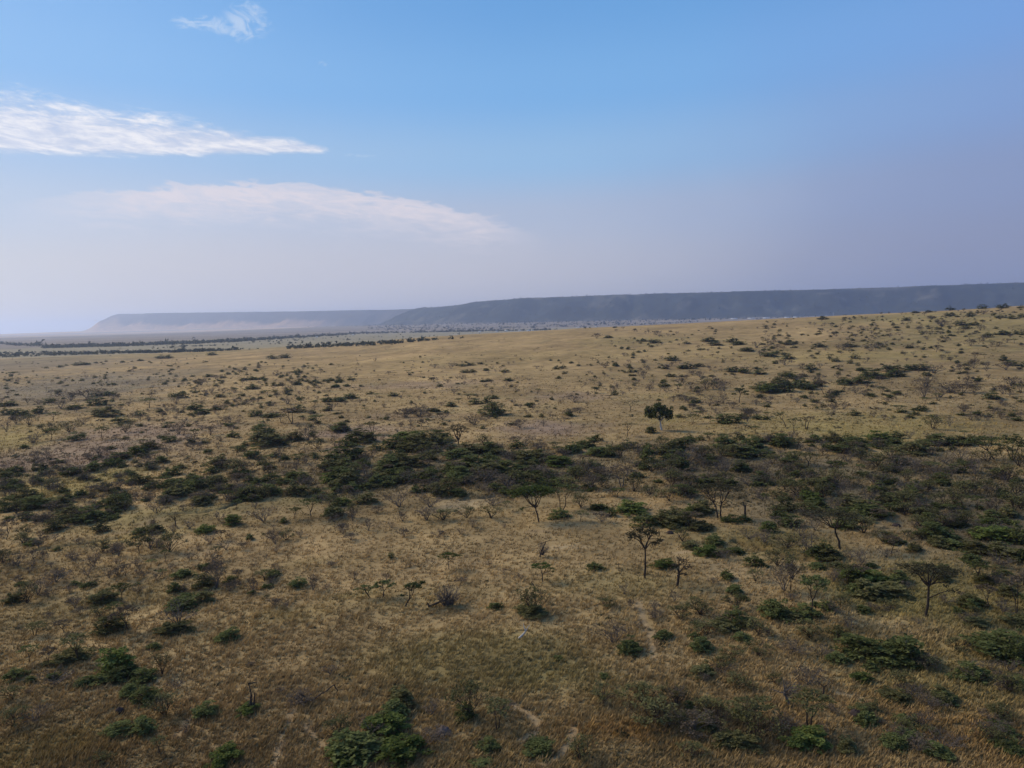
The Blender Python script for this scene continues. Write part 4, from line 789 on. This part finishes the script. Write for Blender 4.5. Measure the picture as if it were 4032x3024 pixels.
for k in 'gba':
    L = sorted([r for r in REC if r['k'] == k], key=lambda r: -r['area'] * (-20 < r['px'] < 4052))
    keep = L[:295]; rest[k] = L[295:]
    describe(keep); nm, ct, grp = KN[k]
    for r in keep:
        p = PROTO[k][r['v']]
        if r['w'] > 34:
            o = thing(nm, r['x'], r['y'], r['z'], r['label'], ct, grp, r['rz'])
            for me, n_ in ((p['ms'], p['n'][0]), (p['ml'], p['n'][1])): link(n_, me, o)
        else:
            o = link(nm, p['mb']); o.location = (r['x'], r['y'], r['z']); o.rotation_euler[2] = r['rz']; tag(o, r['label'], ct, grp)
        o.scale = (r['W'], r['W'] * r['d'], r['H'])
# ---- everything smaller of each kind becomes one mesh
def merged(name, lst, label, cat, frac=.45):
    if not lst: return
    Vs, Fs, Ms = [], [], []; n = 0; k = lst[0]['k']
    mats = [M_BARKG if k == 'b' else M_BARK, {'g': M_GREEN, 'b': M_GREY, 'a': M_OLIVE}[k]]
    for r in lst:
        p = PROTO[k][r['v']]; c, s = math.cos(r['rz']), math.sin(r['rz'])
        for q, key in enumerate('SL'):
            v, f = p[key]
            if q == 1: f = f[::3]; f = f[:max(20, int(len(f)))]
            elif r['w'] < 20: f = f[::2]
            u, inv = np.unique(f, return_inverse=True); v = v[u]; f = inv.reshape(f.shape)
            if q == 1: c3_ = np.repeat(v.reshape(-1, 3, 3).mean(1), 3, 0) if len(v) % 3 == 0 else v; v = c3_ + (v - c3_) * 1.6
            x = v[:, 0] * r['W']; y = v[:, 1] * r['W'] * r['d']
            Vs.append(np.stack([r['x'] + x * c - y * s, r['y'] + x * s + y * c, r['z'] + v[:, 2] * r['H']], 1)); Fs.append(f + n); Ms.append(np.full(len(f), q)); n += len(v)
    o = link(name, tri_mesh(name, np.concatenate(Vs), np.concatenate(Fs), mats, mi=np.concatenate(Ms))); tag(o, label, cat, kind='stuff')
merged('green_scrub', rest['g'], 'small green scrub dotted over the far savanna grass', 'scrub')
merged('grey_scrub', rest['b'], 'small grey leafless scrub dotted over the savanna grass', 'scrub')
merged('young_acacia_scrub', rest['a'], 'tiny flat-topped thorn saplings dotted over the far savanna', 'scrub')

# ------------------------------------------------------------------ grass tufts, dwarf scrub
def field_points(n, y0, y1, seed, x0=-260, x1=4300, power=1.0):
    g = np.random.default_rng(seed); px = g.uniform(x0, x1, n); py = y0 + (y1 - y0) * g.uniform(0, 1, n) ** power
    d = np.stack([(px - 2016) / FPX, -(py - 1512) / FPX, -np.ones_like(px)], 1) @ CMN.T
    ok = d[:, 2] < -1e-4; px, py, d = px[ok], py[ok], d[ok]
    t = CAM_H / -d[:, 2]
    for _ in range(10):
        x, y = d[:, 0] * t, d[:, 1] * t; t = .4 * t + .6 * (CAM_H - height(x, y)) / -d[:, 2]; t = np.maximum(t, 10)
    return d[:, 0] * t, d[:, 1] * t
def tufts(name, x, y, hgt, wid, blades, label, cat, dark=0.0, seed=3):
    g = np.random.default_rng(seed); n = len(x); z = height(x, y); base = ground_color(x, y)
    dens = fbm(x / 5, y / 5, 3, 15); k = np.repeat(np.arange(n), blades); m = len(k)
    a = g.uniform(0, 2 * math.pi, m); r = g.uniform(0, .5, m) * wid
    bx = x[k] + np.cos(a) * r; by = y[k] + np.sin(a) * r; bz = z[k] - .03
    hh = hgt * g.uniform(.5, 1.3, n)[k] * g.uniform(.6, 1.1, m) * (.5 + dens[k]); w2 = wid * g.uniform(.06, .16, m)
    wind = .45; tx = bx + np.cos(a) * hh * .35 + hh * wind; ty = by + np.sin(a) * hh * .35
    b = g.uniform(0, 2 * math.pi, m)
    V = np.stack([np.stack([bx - np.cos(b) * w2, by - np.sin(b) * w2, bz], 1), np.stack([bx + np.cos(b) * w2, by + np.sin(b) * w2, bz], 1), np.stack([tx, ty, bz + hh], 1)], 1).reshape(-1, 3)
    tone = g.choice([.7, .88, 1.05, 1.25, 1.5], n, p=[.15, .2, .28, .24, .13]) * (1 - dark)
    c = base * 1.12 * tone[:, None] + g.normal(0, .01, (n, 1)); c = np.clip(c, .01, .8); c = np.repeat(c[k], 3, 0)
    o = link(name, tri_mesh(name, V, np.arange(3 * m).reshape(-1, 3), [M_STUFF], col=c)); tag(o, label, cat, kind='stuff')
def off_trail(x, y):
    m = np.ones(len(x), bool)
    for pl, wd in TRAILS: m &= seg_d(x, y, flat_unproj(pl)) > wd * .8
    return x[m], y[m]
x, y = off_trail(*field_points(105000, 1950, 3300, 31, -900, 4950))
tufts('grass', x, y, .55, .75, 5, 'dry straw-coloured savanna grass in loose tufts', 'grass')
x, y = field_points(48000, 1480, 1960, 32, -900, 4950)
tufts('dry_grass', x, y, .7, 1.5, 4, 'dry grass tussocks over the middle distance', 'grass', seed=5)
# dark dwarf tussocks
def dwarfs(name, x, y, w, h, label, seed, tone=(.05, .045, .026), n_=16):
    g = np.random.default_rng(seed); n = len(x); z = height(x, y); sw = w * g.lognormal(0, .45, n); k = np.repeat(np.arange(n), n_); m = len(k)
    P = g.normal(0, .28, (m, 3)) * np.stack([sw[k], sw[k], sw[k] * h], 1); P[:, 2] = np.abs(P[:, 2]) + .1 * h
    C0 = np.stack([x[k], y[k], z[k]], 1) + P; s = sw[k][:, None] * .22
    V = np.stack([C0 + g.normal(0, 1, (m, 3)) * s * (1, 1, h), C0 + g.normal(0, 1, (m, 3)) * s * (1, 1, h), C0 + g.normal(0, 1, (m, 3)) * s * (1, 1, h)], 1).reshape(-1, 3)
    c = np.array(tone) * g.uniform(.6, 1.9, (n, 1)) * np.array([1 + 0 * sw, 1 + 0 * sw, 1 + 0 * sw]).T; c = np.repeat(c[k], 3, 0)
    o = link(name, tri_mesh(name, V, np.arange(3 * m).reshape(-1, 3), [M_STUFF], col=c)); tag(o, label, 'scrub', kind='stuff')
x, y = field_points(11000, 1325, 2000, 33, power=1.1); m = fbm(x / 45, y / 45, 3, 201) > .47; dwarfs('dwarf_scrub', x[m], y[m], .8, .45, 'ankle-high dark scrub speckling the open grass', 8)
x, y = field_points(1500, 2200, 3100, 34); m = fbm(x / 15, y / 15, 3, 202) > .48; dwarfs('low_herbs', x[m], y[m], .45, .4, 'low brown-green herbs among the near grass', 9, (.07, .062, .03))

# ------------------------------------------------------------------ far belts of trees, hill forest
def blobs(name, x, y, rad, label, cat, tone, seed, mt=M_STUFF, flat=.75, n_=14, lift=.55, zadd=0):
    g = np.random.default_rng(seed); n = len(x); z = height(x, y); k = np.repeat(np.arange(n), n_); m = len(k)
    rad = np.broadcast_to(rad, (n,)) * g.lognormal(0, .3, n)
    d = g.normal(0, 1, (m, 3)); d /= np.linalg.norm(d, axis=1)[:, None]; q = rad[k][:, None] * g.uniform(.4, 1, (m, 1))
    C0 = np.stack([x[k], y[k], z[k] + rad[k] * lift], 1) + d * q * (1, 1, flat); s = rad[k][:, None] * .5
    V = np.stack([C0 + g.normal(0, 1, (m, 3)) * s * (1, 1, flat) for _ in range(3)], 1); 
    V[:, :, 2] = np.maximum(V[:, :, 2], z[k][:, None] - .5); V = V.reshape(-1, 3)
    c = np.array(tone) * g.uniform(.6, 1.5, (n, 1)); c = np.repeat(c[k], 3, 0)
    o = link(name, tri_mesh(name, V, np.arange(3 * m).reshape(-1, 3), [mt], col=c)); tag(o, label, cat, kind='stuff')
def along(pts, n, seed, near):
    """points scattered along a band given in photograph pixels (x, y top, y bottom)"""
    g = np.random.default_rng(seed); P = np.array(pts, float); px = g.uniform(P[0, 0], P[-1, 0], n)
    a = np.interp(px, P[:, 0], P[:, 1]); b = np.interp(px, P[:, 0], P[:, 2]); py = a + (b - a) * g.uniform(0, 1, n)
    X, Y, T, H = unproj(px, py); H = H & (T > near); return X[H], Y[H]
TONE = (.040, .046, .028)
x, y = along([(-300, 1392, 1412), (0, 1388, 1408), (300, 1388, 1398), (700, 1383, 1388), (1150, 1370, 1378)], 900, 41, 1450)
blobs('riverside_woodland', x, y, 2.5, 'dark belt of woodland beyond the left end of the field', 'woodland', TONE, 42)
x, y = along([(1130, 1366, 1374), (1400, 1355, 1364), (1700, 1338, 1350), (1950, 1326, 1332), (2120, 1316, 1320)], 420, 43, 1150)
blobs('riverside_scrub', x, y, 2.6, 'thin dark scrub line along the far edge of the field', 'scrub', TONE, 44)
x, y = along([(170, 1367, 1372), (500, 1357, 1364), (900, 1340, 1350), (1150, 1326, 1333), (1400, 1312, 1318)], 1300, 45, 2000)
blobs('valley_woodland', x, y, 4.0, 'second darker woodland belt across the pale valley', 'woodland', TONE, 46)
x, y = along([(1380, 1311, 1316), (1700, 1306, 1309), (2050, 1301, 1303), (2400, 1292, 1294)], 500, 47, 2500)
blobs('valley_hedge', x, y, 5.0, 'thin dark line of trees before the foot of the hills', 'woodland', TONE, 48)
x, y = along([(-300, 1350, 1358), (0, 1352, 1358), (160, 1360, 1366)], 120, 49, 1900)
blobs('far_copse', x, y, 6.0, 'blue-grey copse far off at the left edge', 'woodland', TONE, 50)
g_ = np.random.default_rng(60)
x, y = along([(600, 1382, 1360), (1200, 1330, 1366), (2000, 1303, 1320)], 260, 51, 1600); m = fbm(x / 120, y / 120, 2, 5) > .5
blobs('valley_bushes', x[m], y[m], 2.5, 'scattered bushes on the pale green valley floor', 'scrub', TONE, 52)
x, y = along([(1450, 1290, 1302), (1800, 1266, 1300), (2300, 1262, 1290), (2750, 1255, 1270)], 1500, 53, 3000); m = fbm(x / 260, y / 260, 3, 6) > .46
blobs('foothill_scrub', x[m], y[m], 5.0, 'scattered dark scrub at the foot of the escarpment', 'scrub', TONE, 54)
# hill forest: rim trees and slope scrub
al = []; g = np.random.default_rng(70)
for i in range(len(RX) - 3):
    ax, ay, bx, by = RX[i], RY[i], RX[i + 1], RY[i + 1]; L = math.hypot(bx - ax, by - ay)
    far = .5 * (ay + by) > 10000; n = int(L / (26 if not far else 90)); t = g.uniform(0, 1, n); off = -np.abs(g.normal(0, 1, n)) * 25 + g.uniform(-20, 60, n)
    nx, ny = (by - ay) / L, -(bx - ax) / L
    al.append(np.stack([ax + (bx - ax) * t - nx * off * -1, ay + (by - ay) * t - ny * off * -1], 1))
    n = int(L / (9 if not far else 60)); t = g.uniform(0, 1, n); off = g.uniform(-1500, 0, n)
    al.append(np.stack([ax + (bx - ax) * t - nx * off * -1, ay + (by - ay) * t - ny * off * -1], 1))
al = np.concatenate(al); sd_, _, _ = rim_dist(al[:, 0], al[:, 1])
m = (sd_ > -1600) & (sd_ < 260); al = al[m]
blobs('hill_forest', al[:, 0], al[:, 1], 5.6, 'dark scrub forest on the slopes and rim of the long escarpment', 'forest', (.040, .046, .032), 71, n_=10)
# single trees standing out in the valley
for i, (px, py, w, h, lb) in enumerate([(222, 1366, 15, 10, 'lone umbrella tree on the skyline of the woodland at the far left'), (472, 1377, 15, 8, 'small umbrella tree standing proud of the first woodland belt'),
        (688, 1381, 16, 13, 'umbrella tree with a thick stem at the front of the dark belt'), (1340, 1359, 20, 14, 'round-topped tree, tallest along the far edge of the field'),
        (1265, 1366, 18, 8, 'umbrella tree just left of the round-topped field-edge tree'), (1233, 1367, 18, 8, 'second umbrella tree left of the round-topped field-edge tree'), (1202, 1368, 16, 8, 'third umbrella tree left of the round-topped field-edge tree'),
        (1176, 1370, 18, 10, 'umbrella tree at the left end of the field-edge row'), (1519, 1349, 8, 7, 'little tree sticking up from the scrub line, left of a gap'), (1549, 1346, 8, 7, 'little tree sticking up from the scrub line, right of a gap'),
        (1605, 1344, 10, 8, 'dark little tree where the scrub line begins to thicken'), (1184, 1336, 9, 7, 'small tree in the pale valley before two white houses'), (1613, 1328, 7, 6, 'small lone tree in the middle of the pale valley'),
        (2194, 1297, 7, 12, 'thin tree rising above the field edge near the houses'), (2303, 1293, 14, 9, 'dark round tree above the field edge, right of the houses'), (2322, 1292, 9, 7, 'paler small tree beside the dark round tree at the field edge'),
        (1472, 1333, 8, 6, 'small flat tree alone in the pale valley'), (24, 1410, 26, 18, 'broad flat tree in front of the woodland at the left edge'), (50, 1418, 16, 18, 'upright dark tree in front of the woodland at the left edge')]):
    x, y, z, t_, sc, e = metric(px, py); k = 'g' if 'round' in lb else 'a'; p = PROTO[k][i % 2]
    th = thing('valley_tree', x, y, z, lb, 'tree', None, i * 1.1)
    link('trunk', p['ms'], th); link('crown', p['ml'], th); th.scale = (w * sc, w * sc, h * sc)
# ------------------------------------------------------------------ houses, mast, aircraft
def simple(n_, c, rough=.7, spec=.2):
    m, N = mat(n_); pos = N.node('ShaderNodeTexCoord').outputs['Object']
    c2 = tuple(v * .8 for v in c[:3]) + (1,); out(N, pbsdf(N, N.mix(N.noise(pos, .6, 3), c, c2), rough, spec)); return m
M_WALL = simple('pale_wall', (.6, .55, .48, 1)); M_ROOF = simple('tin_roof', (.62, .62, .62, 1), .45, .5); M_DARK = simple('dark_opening', (.03, .03, .03, 1)); M_RED = simple('rust_roof', (.32, .2, .16, 1)); M_WHITE = simple('white_paint', (.9, .9, .9, 1), .3, .5)
def box(A, x0, x1, y0, y1, z0, z1):
    v = [(x, y, z) for z in (z0, z1) for y in (y0, y1) for x in (x0, x1)]
    A.add(v, [(0, 2, 3), (0, 3, 1), (4, 5, 7), (4, 7, 6), (0, 1, 5), (0, 5, 4), (2, 6, 7), (2, 7, 3), (0, 4, 6), (0, 6, 2), (1, 3, 7), (1, 7, 5)])
def at_dist(px, Y):
    x = (px - 2016) / FPX * Y; z = float(height([x], [Y])[0]); return x, Y, z, Y, Y / FPX, 0.0
def house(px, py, wpx, label, roof=M_ROOF, hm=3.2, depth=6, Y=None):
    x, y, z, t_, sc, e = at_dist(px, Y) if Y else metric(px, py); L = max(wpx * sc, 5)
    th = thing('house', x, y, z, label, 'house', None, view_rot(x, y) + .15)
    A = Acc(); box(A, -L / 2, L / 2, 0, depth, -1, hm); link('wall', tri_mesh('wall', *A.get(), [M_WALL]), th)
    A = Acc(); e_ = .5; rz = hm + depth * .28
    v = [(-L / 2 - e_, -e_, hm - .1), (L / 2 + e_, -e_, hm - .1), (L / 2 + e_, depth / 2, rz), (-L / 2 - e_, depth / 2, rz), (-L / 2 - e_, depth + e_, hm - .1), (L / 2 + e_, depth + e_, hm - .1)]
    A.add(v, [(0, 1, 2), (0, 2, 3), (3, 2, 5), (3, 5, 4), (0, 3, 4), (1, 5, 2)]); link('roof', tri_mesh('roof', *A.get(), [roof]), th)
    A = Acc(); box(A, -.5, .5, -.06, .04, 0, 2.1); link('door', tri_mesh('door', *A.get(), [M_DARK]), th)
    for s in (-1, 1):
        A = Acc(); box(A, s * L * .3 - .5, s * L * .3 + .5, -.05, .04, 1.0, 2.0); link('window', tri_mesh('window', *A.get(), [M_DARK]), th)
for px, py, w, lb in [(1390, 1320, 7, 'small white house alone behind the pale valley grass'), (1247, 1330, 6, 'tiny white house left of the lone white one in the valley'),
        (1889, 1308, 10, 'white-roofed house, first of the row under the hills from the left'), (1956, 1307, 10, 'white-roofed house, second of the row under the hills'),
        (1993, 1305, 11, 'white-roofed house, third of the row under the hills'), (2046, 1303, 10, 'white-roofed house, fourth of the row under the hills'),
        (2081, 1304, 12, 'white-roofed house, fifth and widest of the row under the hills'), (2098, 1303, 8, 'small house close against the widest one of the row'),
        (2280, 1296, 10, 'low pale house left of the dark round tree'), (2350, 1292, 8, 'low pale house right of the dark round tree'),
        (2731, 1282, 7, 'small white house at the left of the village line'), (2757, 1281, 5, 'tiny white house second in the village line'), (2782, 1279, 5, 'tiny white house third in the village line'),
        (2832, 1276, 6, 'tiny white house fourth in the village line'), (2895, 1274, 8, 'square white house below the long roofs'), (2932, 1272, 8, 'bright white house right under the long roofs'),
        (2981, 1271, 6, 'small cream house near the ridge, below the village'),
        (2893, 1257, 26, 'long white-roofed shed, leftmost of the village sheds'), (2960, 1254, 26, 'long shed with pale dusty roof in the village'), (3018, 1254, 24, 'bulky pale-roofed hall in the middle of the village'),
        (3100, 1252, 18, 'long white shed right of the pale hall'), (3138, 1251, 26, 'long white shed in the right half of the village'), (3207, 1251, 12, 'short white shed near the right end of the village'), (3260, 1252, 20, 'white shed at the right end of the village beside the mast')]:
    house(px, py, w, lb, hm=3.2 if w < 15 else 5, depth=6 if w < 15 else 12, Y=4600 if 2200 < px < 2400 else None if px < 2700 else 4700 if py > 1265 else 6000)
x, y = along([(2650, 1256, 1264), (3340, 1246, 1252)], 60, 90, 3000); blobs('village_trees', x, y, 6.5, 'dark trees between the village sheds', 'trees', TONE, 91)
def mast(px, Y, h, lb):
    x, y, z, t_, sc, e = at_dist(px, Y); H = h * sc
    th = thing('radio_mast', x, y, z, lb, 'mast'); A = Acc(); w = 1.2
    for sx in (-1, 1):
        for sy in (-1, 1): A.tube([(sx * w, sy * w, -1), (sx * .4, sy * .4, H)], .22, .16, 4)
    n = 12
    for i in range(n):
        z0, z1 = H * i / n, H * (i + 1) / n; q = w - (w - .4) * i / n
        A.tube([(-q, -q, z0), (q, -q, z1)], .1, .1, 3); A.tube([(q, q, z0), (-q, q, z1)], .1, .1, 3); A.tube([(-q, q, z0), (-q, -q, z1)], .1, .1, 3)
    link('lattice', tri_mesh('lattice', *A.get(), [M_WHITE]), th)
    A = Acc(); A.tube([(0, 0, H), (0, 0, H + 4)], .12, .05, 4); link('antenna', tri_mesh('antenna', *A.get(), [M_WHITE]), th)
mast(3282, 6050, 17, 'pale radio mast at the right end of the village')
mast(1569, 12050, 14, 'thin radio mast on the rim of the far hills')
# light aircraft low over the plain at the far left
px, py, dist = 374, 1262, 4200.0
dv = np.array([(px - 2016) / FPX, -(py - 1512) / FPX, -1.0]) @ CMN.T; dv = dv / math.hypot(dv[0], dv[1]) * dist
ac = thing('light_aircraft', float(dv[0]), float(dv[1]), CAM_H + float(dv[2]), 'tiny white light aircraft low in the sky left of the far table hill', 'aircraft', None, view_rot(dv[0], dv[1]) + .25)
A = Acc(); A.tube([(-5, 0, 0), (-4.2, 0, .1), (-1.5, 0, .25), (1, 0, .25), (6, 0, .5)], .8, .8, 10); A.tube([(-5.6, 0, 0), (-5, 0, 0)], .35, .8, 10); A.tube([(6, 0, .5), (7.6, 0, .7)], .8, .2, 10); link('fuselage', tri_mesh('fuselage', *A.get(), [M_WHITE]), ac)
A = Acc(); box(A, -1.6, .2, -7.5, 7.5, 1.05, 1.25); link('wing', tri_mesh('wing', *A.get(), [M_WHITE]), ac)
A = Acc(); A.add([(5.6, -.06, .8), (7.6, -.06, .8), (7.8, -.06, 2.8), (7.0, -.06, 2.8), (5.6, .06, .8), (7.6, .06, .8), (7.8, .06, 2.8), (7.0, .06, 2.8)], [(0, 1, 2), (0, 2, 3), (4, 6, 5), (4, 7, 6), (0, 3, 7), (0, 7, 4), (1, 5, 6), (1, 6, 2), (3, 2, 6), (3, 6, 7)]); link('tail_fin', tri_mesh('tail_fin', *A.get(), [M_WHITE]), ac)
A = Acc(); box(A, 6.4, 7.6, -2.2, 2.2, .75, .85); link('tailplane', tri_mesh('tailplane', *A.get(), [M_WHITE]), ac)

# ------------------------------------------------------------------ haze
A = Acc(); box(A, -31500, 31500, -31500, 31500, -30, 420)
hm_ = bpy.data.materials.new('haze'); hm_.use_nodes = True; ht = hm_.node_tree; ht.nodes.clear(); H_N = NT(ht)
pv = H_N.node('ShaderNodeVolumePrincipled'); pv.inputs['Color'].default_value = (.61, .72, .98, 1); pv.inputs['Density'].default_value = 7.0e-5; pv.inputs['Anisotropy'].default_value = .6
o_ = H_N.node('ShaderNodeOutputMaterial'); ht.links.new(pv.outputs[0], o_.inputs['Volume'])
hz = link('haze', tri_mesh('haze', *A.get(), [hm_])); tag(hz, 'pale dry-season haze over the plain', 'haze', kind='stuff')

# ------------------------------------------------------------------ unseen cloud, added out of frame and shaped to shade the near ground
def shade_cloud():
    h0 = 1500.0; off = (math.sin(R(SUN_AZ)) * h0 / math.tan(R(SUN_EL)), math.cos(R(SUN_AZ)) * h0 / math.tan(R(SUN_EL)))
    n = 90; gx = np.linspace(-1150, 1450, n); gy = np.linspace(-1500, 950, n); X, Y = np.meshgrid(gx, gy); x, y = X.ravel(), Y.ravel()
    wob = (fbm(x / 240, y / 240, 4, 301) - .5) * 260
    e = np.interp(x, [-1200, -250, -60, 30, 130, 420, 1500], [-400, -220, -60, 60, 230, 600, 800]) - y + wob
    th = sstep(-60, 330, e) * sstep(-1500, -1150, y + wob) * sstep(-1150, -850, x + wob) * sstep(1450, 1150, x - wob)
    lump = .7 + .6 * fbm(x / 120, y / 120, 4, 305)
    zt = h0 + 12 + th * lump * 150; zb = h0 - th * 18 * lump
    V = np.concatenate([np.stack([x + off[0], y + off[1], zt], 1), np.stack([x + off[0], y + off[1], zb], 1)])
    i = np.arange(n - 1)[:, None] * n + np.arange(n - 1)[None]; Q = np.stack([i, i + 1, i + n + 1, i + n], 2).reshape(-1, 4)
    keep = th[Q].max(1) > .003; Q = Q[keep]; m = n * n
    F = np.concatenate([Q, Q[:, ::-1] + m])
    u, inv = np.unique(F, return_inverse=True); F = inv.reshape(F.shape); V = V[u]
    al = np.concatenate([th * lump, th * lump])[u]
    mt, N = mat('shade_cloud'); a = N.node('ShaderNodeVertexColor', layer_name='Col').outputs[0]
    tr = N.node('ShaderNodeBsdfTransparent'); tl = N.node('ShaderNodeBsdfTranslucent'); tl.inputs[0].default_value = (.75, .76, .8, 1)
    mx = N.node('ShaderNodeMixShader'); N.l.new(N.m('MULTIPLY', a, .33, clamp=True), mx.inputs[0]); N.l.new(tr.outputs[0], mx.inputs[1]); N.l.new(tl.outputs[0], mx.inputs[2]); out(N, mx.outputs[0])
    o = link('shade_cloud', tri_mesh('shade_cloud', V, F, [mt], col=np.repeat(al[:, None], 3, 1))); tag(o, kind='structure')
shade_cloud()
